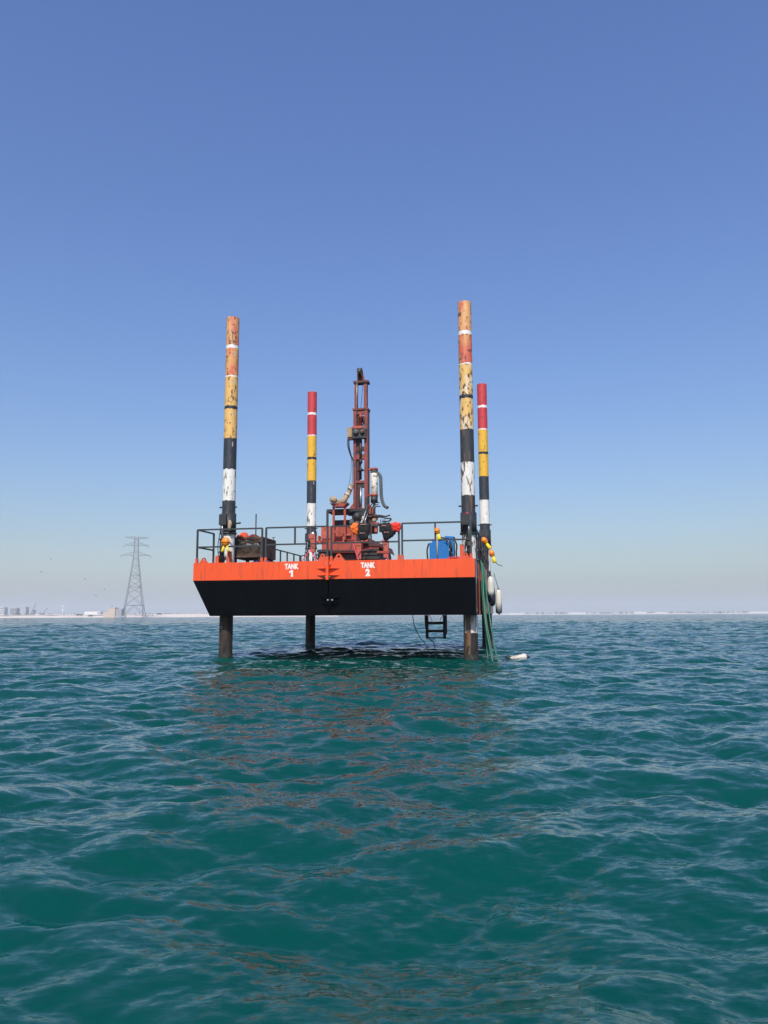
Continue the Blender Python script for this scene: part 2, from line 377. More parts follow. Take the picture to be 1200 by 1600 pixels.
def make_sea():
    # polar grid round the boat, fine where the waves are near, out past the horizon
    rs = [2.0]
    while rs[-1] < 9000:
        r = rs[-1]
        rs.append(r + (max(0.017, r * 0.0024) if r < 130 else r * min(0.08, 0.0024 + (r - 130) * 0.00012)))
    rs = np.array(rs)
    fine = np.linspace(R(54), R(126), 660)
    rest = np.linspace(R(126), R(414), 84)[1:-1]
    th = np.concatenate([fine, rest])
    nr, nt = len(rs), len(th)
    RR, TT = np.meshgrid(rs, th, indexing='ij')
    X = RR * np.cos(TT); Y = RR * np.sin(TT) - 5.0      # centred behind the boat
    dirs = [(R(-74), 1.0), (R(-122), 0.55), (R(-20), 0.22)]
    bands = [(11, 11.3, 0.09, 0.24, 0.085, [(R(-60), 1), (R(-120), 1)]),
             (12, 27.7, 0.24, 0.55, 0.12, dirs),
             (13, 71.0, 0.55, 1.4, 0.135, dirs),
             (14, 173.0, 1.4, 4.0, 0.082, [(R(-82), 1.0), (R(-110), 0.4)]),
             (15, 391.0, 4.5, 11.0, 0.020, [(R(-95), 1.0)])]
    step = np.gradient(rs)[:, None] * np.ones_like(TT)
    coarse = np.ones_like(TT); coarse[:, len(fine):] = 0.0; 
    Z = np.zeros_like(X); DX = np.zeros_like(X); DY = np.zeros_like(X); lost = np.zeros_like(X)
    for seed, tile, l0, l1, sl, dd in bands:
        h, dx, dy = wave_band(seed, tile, l0, l1, sl, dd)
        lm = math.sqrt(l0 * l1)
        wgt = np.clip((lm / np.maximum(step, 1e-6) - 1.2) / 1.4, 0, 1)
        wgt = wgt * np.clip(coarse + (l1 > 4), 0, 1)
        gx, gy = X + 0.13 * Y, Y - 0.13 * X          # turn the tiles a little off the grid
        Z += wgt * sample(h, gx, gy, tile)
        ch = 0.45 if l1 < 1 else 0.85
        DX += wgt * ch * sample(dx, gx, gy, tile); DY += wgt * ch * sample(dy, gx, gy, tile)
        lost += (1 - wgt ** 2) * sl ** 2
    for lx, ly in ((-8.18, 0), (0, 0), (-8.18, 10.34), (0, 10.34)):     # rings lapping round the legs
        p = bw(lx, ly, 0)
        d = np.maximum(np.hypot(X - p.x, Y - p.y) - 0.22, 0)
        Z += 0.035 * np.cos(2 * np.pi * d / 0.30) * np.exp(-d / 0.40)
    co = np.stack([X + DX, Y + DY, Z], -1).reshape(-1, 3)
    co = np.concatenate([co, [[0, -5.0, 0]]])
    idx = np.arange(nr * nt).reshape(nr, nt)
    a = idx[:-1, :]; b = idx[1:, :]; c = np.roll(idx, -1, 1)[1:, :]; d = np.roll(idx, -1, 1)[:-1, :]
    quads = np.stack([a, b, c, d], -1).reshape(-1, 4)
    centre = nr * nt
    tris = np.stack([np.full(nt, centre), idx[0], np.roll(idx[0], -1)], -1)
    me = bpy.data.meshes.new('sea')
    me.vertices.add(len(co)); me.vertices.foreach_set('co', co.astype(np.float32).ravel())
    nl = quads.size + tris.size
    me.loops.add(nl); me.loops.foreach_set('vertex_index', np.concatenate([quads.ravel(), tris.ravel()]).astype(np.int32))
    me.polygons.add(len(quads) + len(tris))
    ls = np.concatenate([np.arange(len(quads)) * 4, quads.size + np.arange(len(tris)) * 3]).astype(np.int32)
    me.polygons.foreach_set('loop_start', ls)
    me.update(calc_edges=True)
    me.polygons.foreach_set('use_smooth', np.ones(len(ls), bool))
    at = me.attributes.new('unresolved_slope', 'FLOAT', 'POINT')
    at.data.foreach_set('value', np.concatenate([np.sqrt(lost).ravel(), [0.1]]).astype(np.float32))
    me.validate()
    # water
    m = bpy.data.materials.new('sea_water'); m.use_nodes = True
    n, l = m.node_tree.nodes, m.node_tree.links
    bsdf = n['Principled BSDF']
    bsdf.inputs['IOR'].default_value = 1.30
    bsdf.inputs['Roughness'].default_value = 0.07
    bsdf.subsurface_method = 'BURLEY'          # turbid water lets light drift sideways under the hull
    bsdf.inputs['Subsurface Weight'].default_value = 1.0
    bsdf.inputs['Subsurface Radius'].default_value = (0.3, 1.0, 1.0)
    bsdf.inputs['Subsurface Scale'].default_value = 2.5
    geo = n.new('ShaderNodeNewGeometry')
    def nz(scale, stretch, det):
        mp = n.new('ShaderNodeMapping'); mp.inputs['Scale'].default_value = stretch
        l.new(geo.outputs['Position'], mp.inputs['Vector'])
        t = n.new('ShaderNodeTexNoise'); t.inputs['Scale'].default_value = scale
        t.inputs['Detail'].default_value = det; t.inputs['Roughness'].default_value = 0.6
        l.new(mp.outputs[0], t.inputs['Vector'])
        return t
    def vm(op, a, b=None, sc_=None):
        x = n.new('ShaderNodeVectorMath'); x.operation = op
        l.new(a, x.inputs[0])
        if b is not None:
            if isinstance(b, tuple): x.inputs[1].default_value = b
            else: l.new(b, x.inputs[1])
        if sc_ is not None:
            if isinstance(sc_, (int, float)): x.inputs['Scale'].default_value = sc_
            else: l.new(sc_, x.inputs['Scale'])
        return x.outputs[0]
    rip = nz(19.0, (0.6, 1.3, 0.2), 4.0)             # capillary ripples, everywhere
    r1 = vm('MULTIPLY', vm('SUBTRACT', rip.outputs['Color'], (0.5, 0.5, 0.5)), (1, 1, 0))
    gust = nz(0.22, (0.7, 1.3, 0), 3.0)
    gr = n.new('ShaderNodeMapRange'); gr.inputs['From Min'].default_value = 0.35; gr.inputs['From Max'].default_value = 0.65
    gr.inputs['To Min'].default_value = 0.40; gr.inputs['To Max'].default_value = 1.0
    l.new(gust.outputs['Fac'], gr.inputs['Value'])
    r1 = vm('SCALE', r1, None, gr.outputs['Result'])
    far = nz(0.9, (0.45, 1.0, 0), 4.0)              # chop too small for the far part of the sheet
    r2 = vm('MULTIPLY', vm('SUBTRACT', far.outputs['Color'], (0.5, 0.5, 0.5)), (1, 1, 0))
    att = n.new('ShaderNodeAttribute'); att.attribute_name = 'unresolved_slope'
    am = n.new('ShaderNodeMath'); am.operation = 'MULTIPLY'; am.inputs[1].default_value = 13.0
    l.new(att.outputs['Fac'], am.inputs[0])
    r2 = vm('SCALE', r2, None, am.outputs[0])
    nn = vm('NORMALIZE', vm('ADD', vm('ADD', geo.outputs['Normal'], r1), r2))
    l.new(nn, bsdf.inputs['Normal'])
    # the body colour of turbid green-blue coastal water, in slow patches
    cl = nz(0.05, (1, 1, 0), 3.0)
    cr = n.new('ShaderNodeMix'); cr.data_type = 'RGBA'
    cr.inputs[6].default_value = (0.0004, 0.054, 0.044, 1); cr.inputs[7].default_value = (0.0006, 0.065, 0.051, 1)
    l.new(cl.outputs['Fac'], cr.inputs['Factor'])
    l.new(cr.outputs[2], bsdf.inputs['Base Color'])
    me.materials.append(m)
    o = bpy.data.objects.new('sea', me); C.objects.link(o)
    o['kind'] = 'structure'
make_sea()

# ------------------------------------------------------------------ far shores
def terrain(name, pts_fn, x0, x1, nx, y0, y1, ny, m):
    b = MB(); vs_ = []
    for j in range(ny + 1):
        for i in range(nx + 1):
            x = x0 + (x1 - x0) * i / nx; v = j / ny
            y, z = pts_fn(x, v)
            vs_.append((x, y, z))
    fs = [(j * (nx + 1) + i, j * (nx + 1) + i + 1, (j + 1) * (nx + 1) + i + 1, (j + 1) * (nx + 1) + i) for j in range(ny) for i in range(nx)]
    b.add(vs_, fs, 0, True)
    o = bpy.data.objects.new(name, b.mesh(name, m)); C.objects.link(o); o['kind'] = 'structure'
    return o
def nz1(x, s=0):
    return (math.sin(x * 0.031 + s) + 0.6 * math.sin(x * 0.083 + 2.1 * s) + 0.4 * math.sin(x * 0.21 + 3 * s)) / 2
def bank(x, v):
    y = 985 + 10 * nz1(x, 1) + v * 320
    prof = [(-1.2), (0.8), (2.2), (2.9), (3.3), (4.3), (4.6), (4.6)]
    t = v * (len(prof) - 1); i = min(int(t), len(prof) - 2)
    z = prof[i] + (prof[i + 1] - prof[i]) * (t - i)
    return y, z + (0.5 * nz1(x, 2 + v * 3) if v > 0.1 else 0)
terrain('sand_bank', bank, -900, -60, 210, 0, 0, 28, 'sand')
def strip(x, v):
    y = 3000 + 60 * nz1(x * 0.3, 4) + v * 300
    gap = 1.0
    if 1230 < x < 1340: gap = 0.1
    z = -2 + gap * (2 + 6.0 * min(1, v * 6) * (0.6 + 0.4 * nz1(x * 0.25, 5)))
    return y, z
terrain('far_shore', strip, -400, 2600, 300, 0, 0, 8, 'sand')
b = MB()
rnd = random.Random(3)
for i in range(90):                       # rock revetment along the left bank
    x = -560 + i * 2.6 + rnd.uniform(-1, 1)
    b.loft([(z, x, 1100 + rnd.uniform(-3, 3), r * rnd.uniform(.8, 1.4), r) for z, r in ((1.4, 1.6), (2.4, 1.9), (3.5, 1.2))], 6, 0, .25, i)
o = b.one('revetment', 'rock', 'grey rock revetment line along the sandy bank at far left', 'revetment', (-445, 1100, 2), world=True)

# ------------------------------------------------------------------ lattice pylon
def lattice_pylon():
    X, Y = -324.0, 1003.0
    H = 103.0
    t = thing('transmission_pylon', 'tall grey steel lattice electricity pylon on the far sandy shore', 'pylon', (X, Y, 1.5), world=True)
    ang = R(24)
    ca, sa = math.cos(ang), math.sin(ang)
    def hw(z):                             # half width at height z
        ks = [(0, 13.2), (12, 11.2), (30, 8.6), (68, 4.0), (80, 2.7), (H, 2.3)]
        for (a, p), (c, q) in zip(ks, ks[1:]):
            if z <= c: return p + (q - p) * (z - a) / (c - a)
        return 2.2
    def pt(sx, sy, z):
        h = hw(z); x, y = sx * h, sy * h
        return (X + x * ca - y * sa, Y + x * sa + y * ca, 1.5 + z)
    zs = [0, 14, 29, 37.5, 45.5, 52.5, 59, 64.5, 69.5, 74, 78.5, 83, 87.5, 92, 96, 100, H]
    cs = [(-1, -1), (1, -1), (1, 1), (-1, 1)]
    for sx, sy in cs:
        MB().tube([pt(sx, sy, z) for z in zs], 0.34, 6).part('leg', 'pylon', t)
    for f in range(4):
        p, q = cs[f], cs[(f + 1) % 4]
        b = MB()
        for i in range(len(zs) - 1):
            z0, z1 = zs[i], zs[i + 1]
            if i == 0:
                mid = tuple((u + v) / 2 for u, v in zip(pt(*p, z1), pt(*q, z1)))
                b.tube([pt(*p, z0), mid], 0.30, 5); b.tube([pt(*q, z0), mid], 0.30, 5)
                b.tube([pt(*p, z1), pt(*q, z1)], 0.32, 5)
            else:
                r = 0.2 if i < 6 else 0.15
                b.tube([pt(*p, z0), pt(*q, z1)], r, 5); b.tube([pt(*q, z0), pt(*p, z1)], r, 5)
                if i % 2 == 0: b.tube([pt(*p, z1), pt(*q, z1)], r, 5)
        b.part('bracing', 'pylon', t)
    def arm(z, half, rise, up):
        for s in (-1, 1):
            b = MB()
            tip = (X + s * half * ca, Y + s * half * sa, 1.5 + z + (up if up > 0 else 0))
            for sy in (-1, 1):
                a0 = pt(s, sy, z); a1 = pt(s, sy, min(H, z + rise))
                b.tube([a0, tip], 0.2, 5); b.tube([a1, tip], 0.16, 5)
                for k in (0.3, 0.55, 0.78):
                    m0 = tuple(u + (v - u) * k for u, v in zip(a0, tip)); m1 = tuple(u + (v - u) * (k - .15) for u, v in zip(a1, tip))
                    b.tube([m0, m1], 0.16, 4)
            b.part('crossarm', 'pylon', t)
            ins = MB()
            if up <= 0:
                ins.loft([(tip[2] - d, tip[0], tip[1], r, r) for d, r in ((0, .15), (.4, .4), (2.6, .4), (3, .15))], 6)
                ins.part('insulator', 'pylon', t)
    arm(78.5, 18.5, 4.5, 0); arm(91.5, 15.5, 4.5, 0); arm(100, 15.5, 3, 2.2)
    for sx, sy in cs:
        p = pt(sx, sy, 0)
        MB().box(p[0] - 1.6, p[0] + 1.6, p[1] - 1.6, p[1] + 1.6, -1.5, 1.9).part('footing', 'grey_wall', t)
lattice_pylon()

# ------------------------------------------------------------------ far buildings and odds and ends
def building(name, label, x, y, z0, wx, wy, h, wall, rows, cols, group=None, roof=True):
    t = thing(name, label, 'building', (x, y, z0), group, True)
    MB().box(x - wx / 2, x + wx / 2, y, y + wy, z0 - 3, z0 + h).part('wall', wall, t)
    if roof: MB().box(x - wx / 2 - .3, x + wx / 2 + .3, y - .3, y + wy + .3, z0 + h + .01, z0 + h + .6).part('roof', wall, t)
    for r_ in range(rows):
        for c in range(cols):
            cx = x - wx / 2 + (c + .5) * wx / cols; cz = z0 + (r_ + .35) * h / rows
            MB().box(cx - wx / cols * .3, cx + wx / cols * .3, y - .12, y + .2, cz, cz + h / rows * .45).part('window', 'dark_glass', t)
    return t
t = building('shore_building', 'beige block house with grey side beside the pylon', -355.5, 1010, 3, 9, 12, 9.2, 'beige_wall', 0, 0)
MB().box(-360.0, -351.0, 1009.9, 1010.1, 4, 4.1).part('plinth', 'grey_wall', t)
MB().box(-366.5, -360.0, 1011, 1020, 0, 6.5).part('lean_to', 'beige_wall', t)
MB().box(-350.98, -343.0, 1012, 1024, 0, 11.2).part('annex', 'grey_wall', t)
for i, (px, wd, hh, lab) in enumerate([(-742, 13, 17, 'white apartment block at the left edge of the far shore'),
                                  (-722, 12, 15, 'grey white apartment block second from the left edge of the shore'),
                                  (-706, 9, 18, 'tallest white apartment block among the far left group'),
                                  (-694, 6, 12, 'narrow white block at the right end of the far left group')]):
    building('apartment_block', lab, px, 1500 + i * 8, 2, wd, 14, hh, ['white_wall', 'grey_wall', 'white_wall', 'white_wall'][i], 4, 3, 'apartment blocks on the far left shore')
building('long_shed', 'long low pale shed on the bank left of the pylon', -478, 1270, 4, 26, 15, 5, 'white_wall', 0, 0)
for x, wd, hh, lab in ((-555, 7, 2.6, 'small dark hut on the sand bank under the cranes'), (-456, 5, 3.0, 'small dark hut at the right end of the long pale shed')):
    building('site_hut', lab, x, 1240, 4.4, wd, 5, hh, 'grey_wall', 0, 0, 'huts on the sand bank')
b = MB(); b.tube([(-523, 1260, 4), (-523, 1260, 15)], [.9, .5], 8); b.tube([(-523, 1260, 15), (-523, 1260, 17), (-523, 1260, 20)], [1.2, 1.0, .1], 8)
b.one('slender_tower', 'white_wall', 'slender white minaret-like tower on the far left bank', 'tower', (-523, 1260, 4), world=True)
def crane(x, y, lean, h, lab):
    t = thing('mobile_crane', lab, 'crane', (x, y, 4.3), 'cranes on the far left bank', True)
    MB().box(x - 3, x + 2, y - 1.4, y + 1.4, 4.6, 6.4).part('cab', 'far_dark', t)
    MB().tube([(x - 1, y, 6.2), (x - 1 + lean, y, 4 + h)], .32, 5).part('boom', 'far_dark', t)
    MB().tube([(x - 1 + lean, y, 4 + h), (x - 1 + lean + .4, y, 9)], .08, 4).part('hoist_cable', 'far_dark', t)
crane(-566, 1245, 6.5, 19, 'crane with the tallest boom on the far left bank')
crane(-548, 1247, 7.5, 12, 'low boomed crane right of the tall crane on the far bank')
crane(-590, 1252, -1.5, 14, 'upright crane left of the tall crane on the far bank')
crane(-445, 1262, 2.5, 16, 'crane with thin upright boom right of the long pale shed')
def vehicle(x, y, z, ln, lab):
    t = thing('parked_truck', lab, 'truck', (x, y, z), 'trucks on the sand bank', True)
    MB().prism([(x - ln / 2, z + .5), (x + ln / 2, z + .5), (x + ln / 2, z + 1.3), (x + ln * .25, z + 2.2), (x - ln * .1, z + 2.4), (x - ln / 2, z + 1.9)], y, y + 2.2).part('body', 'far_dark', t)
    for k in (-.32, .3):
        MB().loft([(y - .05, z + .5, x + k * ln, .5, .5), (y + .4, z + .5, x + k * ln, .5, .5)], 8, axis='y').part('wheel', 'rubber', t)
vehicle(-405, 1030, 2.1, 9, 'long dark truck on the sand left of the beige house')
vehicle(-383, 1010, 1.0, 5, 'short dark truck at the water edge left of the beige house')
vehicle(-302, 1040, 3.0, 7, 'dark truck on the sand just right of the pylon')
rnd = random.Random(12)
def shrub_row(name, lab, x0, x1, y, z, n, s):
    b = MB()
    for i in range(n):
        x = rnd.uniform(x0, x1); r = s * rnd.uniform(.5, 1.2)
        b.loft([(z, x, y, r * .6, r * .5), (z + r * .6, x, y, r, r * .8), (z + r * 1.3, x + r * .2, y, r * .5, r * .5)], 6, 0, .35, i)
    o = bpy.data.objects.new(name, b.mesh(name, 'far_green')); C.objects.link(o)
    o['kind'] = 'stuff'; o['label'] = lab; o['category'] = 'scrub'
shrub_row('far_scrub', 'thin dusty scrub along the top of the left sand bank', -620, -240, 1290, 4.3, 120, 1.3)
shrub_row('far_scrub', 'low dark scrub scattered along the far right shore', 520, 2600, 3080, 3, 260, 5.0)
rnd = random.Random(21)
far_labels = ['white low building nearest the barge on the far right shore', 'pale block among the scrub on the far right shore',
              'cluster house with bright wall mid way along the right shore', 'small white hall right of the bright wall on the far shore',
              'low white sheds under the hazy gap on the right shore', 'pale building at the far right end of the horizon']
for i, (x, wd, hh) in enumerate([(520, 60, 4), (760, 70, 5), (1010, 50, 7), (1090, 45, 5), (1480, 80, 5), (1800, 60, 4)]):
    building('far_house', far_labels[i], x, 3060, 3, wd, 20, hh, 'white_wall', 0, 0, 'houses on the far right shore')

# birds
def bird(x, y, z, a, lab):
    t = thing('gull', lab, 'bird', (x, y, z), 'birds gliding left of the pylon', True)
    MB().loft([(x + d, y, z, r, r) for d, r in ((-.35, .03), (-.15, .10), (.1, .12), (.3, .07), (.42, .02))], 8, axis='x').v
    b = MB(); b.loft([(x + d, y, z, r, r) for d, r in ((-.35, .03), (-.15, .10), (.1, .12), (.3, .07), (.42, .02))], 8, axis='x'); b.part('body', 'bird', t)
    for s in (-1, 1):
        b = MB()
        tip = (x - .15, y + s * .2, z + .55 * math.sin(a) + .1); 
        pts = [(x + .18, y, z + .05), (x - .18, y, z + .05), (x - .25, y + s * .45, z + .42 + a * .1), (x + .1, y + s * .45, z + .45 + a * .1), (x - .35, y + s * 1.0, z + .3), ]
        b.add(pts + [(p[0], p[1], p[2] - .03) for p in pts], [(0, 1, 2, 3), (3, 2, 4), (8, 7, 6, 5), (9, 7, 8), (0, 3, 8, 5), (1, 6, 7, 2), (3, 4, 9, 8), (2, 7, 9, 4)])
        b.part('wing', 'bird', t)
for (px, pz), lab in zip([(-.4335, .0768), (-.445, .0605), (-.388, .0508), (-.362, .0372), (-.373, .0295)],
                 ['highest bird in the sky left of the pylon', 'second highest faint bird at the left of the flock',
                  'bird half way down the sky left of the pylon', 'bird nearest the pylon low in the hazy sky', 'lowest bird left of the pylon near the bank']):
    bird(px * 480, 480, pz * 480, .3, lab)

# ------------------------------------------------------------------ barge
ZD, ZB, ZK = 3.165, 2.58, 1.412
FY = -0.641
XR, XL, XJ = 0.214, -9.121, -4.489
barge = thing('jack_up_barge', 'orange and black steel jack-up barge platform lettered tank 1 and tank 2', 'barge', (-4.45, 5.2, ZK))

def pontoon(x0, x1, y0, y1, rake, side_grey=False, band='orange'):
    """one steel tank: orange band above, black below; a raked left end where asked"""
    rk = 0.62 if rake else 0.0
    b = MB()
    zz = (ZK, ZB, ZD)
    def ring(z):
        xl = x0 + (rk if z == ZK else 0)
        return [(xl, y0, z), (x1, y0, z), (x1, y1, z), (xl, y1, z)]
    vs_ = ring(ZK) + ring(ZB) + ring(ZD)
    b.add(vs_, [(3, 2, 1, 0)] + [(i, (i + 1) % 4, 4 + (i + 1) % 4, 4 + i) for i in range(4)], 0)
    fs2 = [(4 + i, 4 + (i + 1) % 4, 8 + (i + 1) % 4, 8 + i) for i in range(4)]
    b.add(vs_, [fs2[0], fs2[2], fs2[3]], 1)
    b.add(vs_, [fs2[1]], 3 if side_grey else 1)
    b.add(vs_, [(8, 9, 10, 11)], 2)
    return b.part('pontoon', ['black', band, 'deck', 'grey'], barge)
g = 0.02
pt1 = pontoon(XL, XJ - g, FY, 1.15, True); pt1['label'] = 'front left orange and black tank with raked end, lettered TANK 1'
pt2 = pontoon(XJ + g, XR, FY, 1.15, False, True); pt2['label'] = 'front right orange and black tank lettered TANK 2'
pontoon(XL, XJ - g, 1.17, 2.9, True); pontoon(XJ + g, XR - 0.14, 1.17, 2.9, False, False, 'orange')
pontoon(XL, XJ - g, 2.92, 7.0, True); pontoon(XJ + g, XR, 2.92, 7.0, False, True)
pontoon(XL, XJ - g, 7.02, 11.2, True); pontoon(XJ + g, XR, 7.02, 11.2, False, True)
# plate seams on the front face: thin vertical weld strips
for x in (-8.35, -7.6, -6.75, -5.55, -2.55, -1.9, -0.75):
    MB().box(x - .006, x + .006, FY - .004, FY + .01, ZB + .01, ZD - .02).part('weld_seam', 'orange', pt1 if x < XJ else pt2)
# bolted joint between the two tanks
j = MB().box(XJ - .045, XJ + .045, FY - .16, FY + .02, ZB - .03, ZD + .02).part('joint_flange', 'orange', barge)
for z in (2.92, 2.70):
    for s in (-1, 1):
        x0, x1 = XJ + s * .048, XJ + s * .40
        poly = [(x0, FY - .15), (x1, FY + .005), (x0, FY + .005)] if s > 0 else [(x0, FY - .15), (x0, FY + .005), (x1, FY + .005)]
        b = MB(); n0 = len(poly)
        vs_ = [(x, y, z - .008) for x, y in poly] + [(x, y, z + .008) for x, y in poly]
        b.add(vs_, [(2, 1, 0), (3, 4, 5), (0, 1, 4, 3), (1, 2, 5, 4), (2, 0, 3, 5)])
        b.part('gusset', 'orange', j)
for z in (3.06, 2.64):
    for s in (-1, 1):
        b = MB(); b.loft([(XJ + s * .046, FY - .08, z, .034, .034), (XJ + s * .09, FY - .08, z, .034, .034)] if s > 0 else
                         [(XJ - .09, FY - .08, z, .034, .034), (XJ - .046, FY - .08, z, .034, .034)], 6, axis='x')
        b.part('bolt', 'steel', j)
# lower connector on the black plating
lc = MB().box(XJ + .06, XJ + .11, FY - .10, FY + .02, 1.60, 2.10).part('lower_joint_plate', 'black', barge)
for z in (1.95, 1.78):
    for s in (-1, 1):
        b = MB(); a0 = XJ + .085 + s * .03; a1 = XJ + .085 + s * .30
        b.prism([(a0, z - .02), (a1, z + .06), (a1, z + .075), (a0, z)] if s > 0 else [(a1, z + .06), (a0, z - .02), (a0, z), (a1, z + .075)], FY - .09, FY + .01)
        b.part('gusset', 'black', lc)
for s in (-1, 1):
    MB().loft([(FY - .12, 1.90, XJ + .085 + s * .07, .03, .03), (FY - .02, 1.90, XJ + .085 + s * .07, .03, .03)], 6, axis='y').part('bolt', 'galv', lc)
# lettering
def letter(txt, size, x, z, par, bold):
    me = text_mesh(txt, size, bold); me.materials.clear(); me.materials.append(M['letter'])
    o = bpy.data.objects.new('lettering', me); C.objects.link(o); o.parent = par
    bs = BASE[par.name]
    o.location = (x - bs[0], FY - .004 - bs[1], z - bs[2]); o.rotation_euler = (R(90), 0, 0); o.scale = (0.72, 1, 1)
    return o
for x, d, par in ((-5.725, '1', pt1), (-3.19, '2', pt2)):
    letter('TANK', 0.225, x, 2.925, par, 0.013)
    if d == '2': letter(d, 0.29, x, 2.668, par, 0.02).scale = (0.92, 1, 1)
    else: MB().prism([(x - .01, 2.66), (x + .055, 2.66), (x + .055, 2.885), (x + .005, 2.885), (x - .07, 2.84), (x - .07, 2.79), (x - .01, 2.815)], FY - .005, FY - .001).part('lettering', 'letter', par)
# right end: vertical red connection plates in the recess, front edge of the next tank
MB().box(XR - .13, XR + .02, 1.5, 1.56, ZK + .02, ZD).part('connection_plate', 'rig', barge)
MB().box(XR + .002, XR + .05, 2.95, 3.01, ZB, ZD).part('connection_plate', 'orange2', barge)
MB().box(XR + .002, XR + .05, 2.95, 3.01, ZK, ZB - .003).part('connection_plate', 'grey', barge)
MB().box(XR + .002, XR + .03, -.3, -.24, ZK + .1, ZD - .05).part('rubbing_strip', 'grey', barge)
for y in (4.2, 5.6, 7.6, 9.2, 10.6):
    MB().box(XR + .002, XR + .06, y, y + .07, ZK + .05, ZD).part('side_stiffener', 'grey', barge)
# lifting eyes on the deck edge
def padeye(x, y, wd, ht):
    b = MB()
    N = 10
    out = [(x - wd / 2, ZD), (x + wd / 2, ZD)] + [(x + wd * .2 * math.cos(a), ZD + ht - wd * .2 + wd * .2 * math.sin(a)) for a in [math.pi * k / 6 for k in range(7)]]
    r = wd * .09; cz = ZD + ht - wd * .22
    ins = [(x + r * math.cos(a), cz + r * math.sin(a)) for a in [2 * math.pi * k / N for k in range(N)]]
    # outline and hole bridged as quads by resampling the outline to N points by angle
    def ray(a):
        best = None
        for (x0, z0), (x1, z1) in zip(out, out[1:] + out[:1]):
            dx, dz = x1 - x0, z1 - z0; ca, sa = math.cos(a), math.sin(a)
            det = ca * dz - sa * dx
            if abs(det) < 1e-9: continue
            t = ((x0 - x) * dz - (z0 - cz) * dx) / det; u = ((x0 - x) * sa - (z0 - cz) * ca) / det
            if t > 0 and -1e-6 <= u <= 1 + 1e-6 and (best is None or t < best): best = t
        return (x + best * math.cos(a), cz + best * math.sin(a))
    angs = sorted(set([2 * math.pi * k / N for k in range(N)] + [math.atan2(ZD - cz, s * wd / 2) % (2 * math.pi) for s in (-1, 1)]))
    o_ = [ray(a) for a in angs]; i_ = [(x + r * math.cos(a), cz + r * math.sin(a)) for a in angs]; n = len(angs)
    vs_ = [(p[0], yy, p[1]) for yy in (y, y + .05) for p in o_ + i_]
    fs = []
    for k in range(n):
        k2 = (k + 1) % n
        fs += [(k, k2, n + k2, n + k), (3 * n + k, 3 * n + k2, 2 * n + k2, 2 * n + k), (k, 2 * n + k, 2 * n + k2, k2), (n + k, n + k2, 3 * n + k2, 3 * n + k)]
    b.add(vs_, fs)
    return b.part('lifting_eye', 'orange2', barge)
for x, wd, ht in ((-8.87, .34, .20), (-4.74, .34, .26), (-4.2, .46, .25), (-0.08, .30, .20)):
    padeye(x, -.42, wd, ht)

# railings
def rail(x, y, ztop, zmid, n_posts, to=None, sock=True, top_r=.028):
    """a railing panel from (x,y) to `to`, posts at the given fractions"""
    (x1, y1) = to
    b = MB()
    for z in (ztop, zmid):
        if z: b.obox((x, y, z), (x1, y1, z), .045, .05)
    rl = b.part('railing', 'rail', barge)
    for fr, zt in n_posts:
        px, py = x + (x1 - x) * fr, y + (y1 - y) * fr
        MB().obox((px, py, ZD + (.14 if sock else 0)), (px, py, zt if zt else ztop), .055, .055, up=(0, 1, 0)).part('post', 'rail', rl)
        if sock: MB().obox((px, py, ZD), (px, py, ZD + .15), .085, .085, up=(0, 1, 0)).part('post_socket', 'orange2', rl)
    return rl
YF = FY + .08
rail(-9.04, YF, 4.285, 3.70, [(0, None), (1, None)], (-6.765, YF))
r2 = rail(-6.63, YF, 4.295, 3.735, [(0, None), (1, 4.83)], (-4.54, YF))
MB().obox((-5.64, YF, 3.735), (-5.64, YF, 4.295), .05, .05, up=(0, 1, 0)).part('post', 'rail', r2)
rail(-4.41, YF, 4.29, 3.745, [(0, None), (1, None)], (-2.19, YF))
r4 = rail(-2.085, YF, 4.325, 3.77, [(0, None), (1, None)], (0.10, YF))
MB().obox((-1.02, YF, 3.77), (-1.02, YF, 4.325), .05, .05, up=(0, 1, 0)).part('post', 'rail', r4)
# side railings going back
rail(-9.04, YF + .06, 4.285, 3.70, [(1, None)], (-9.0, .72), sock=False)
rail(-8.95, 6.6, 4.285, 3.72, [(0, None), (.33, None), (.55, None), (.78, None), (1, None)], (-8.95, 11.1), sock=False)
rail(.14, .55, 4.31, 3.76, [(0, None), (.2, None), (.4, None), (.6, None), (.8, None), (1, None)], (.14, 6.4), sock=False)
rail(.14, 6.7, 4.31, 3.76, [(0, None), (.33, None), (.66, None), (1, None)], (.14, 11.1), sock=False)
rail(-8.9, 11.1, 4.285, None, [(.0, None)], (-8.55, 11.1), sock=False)

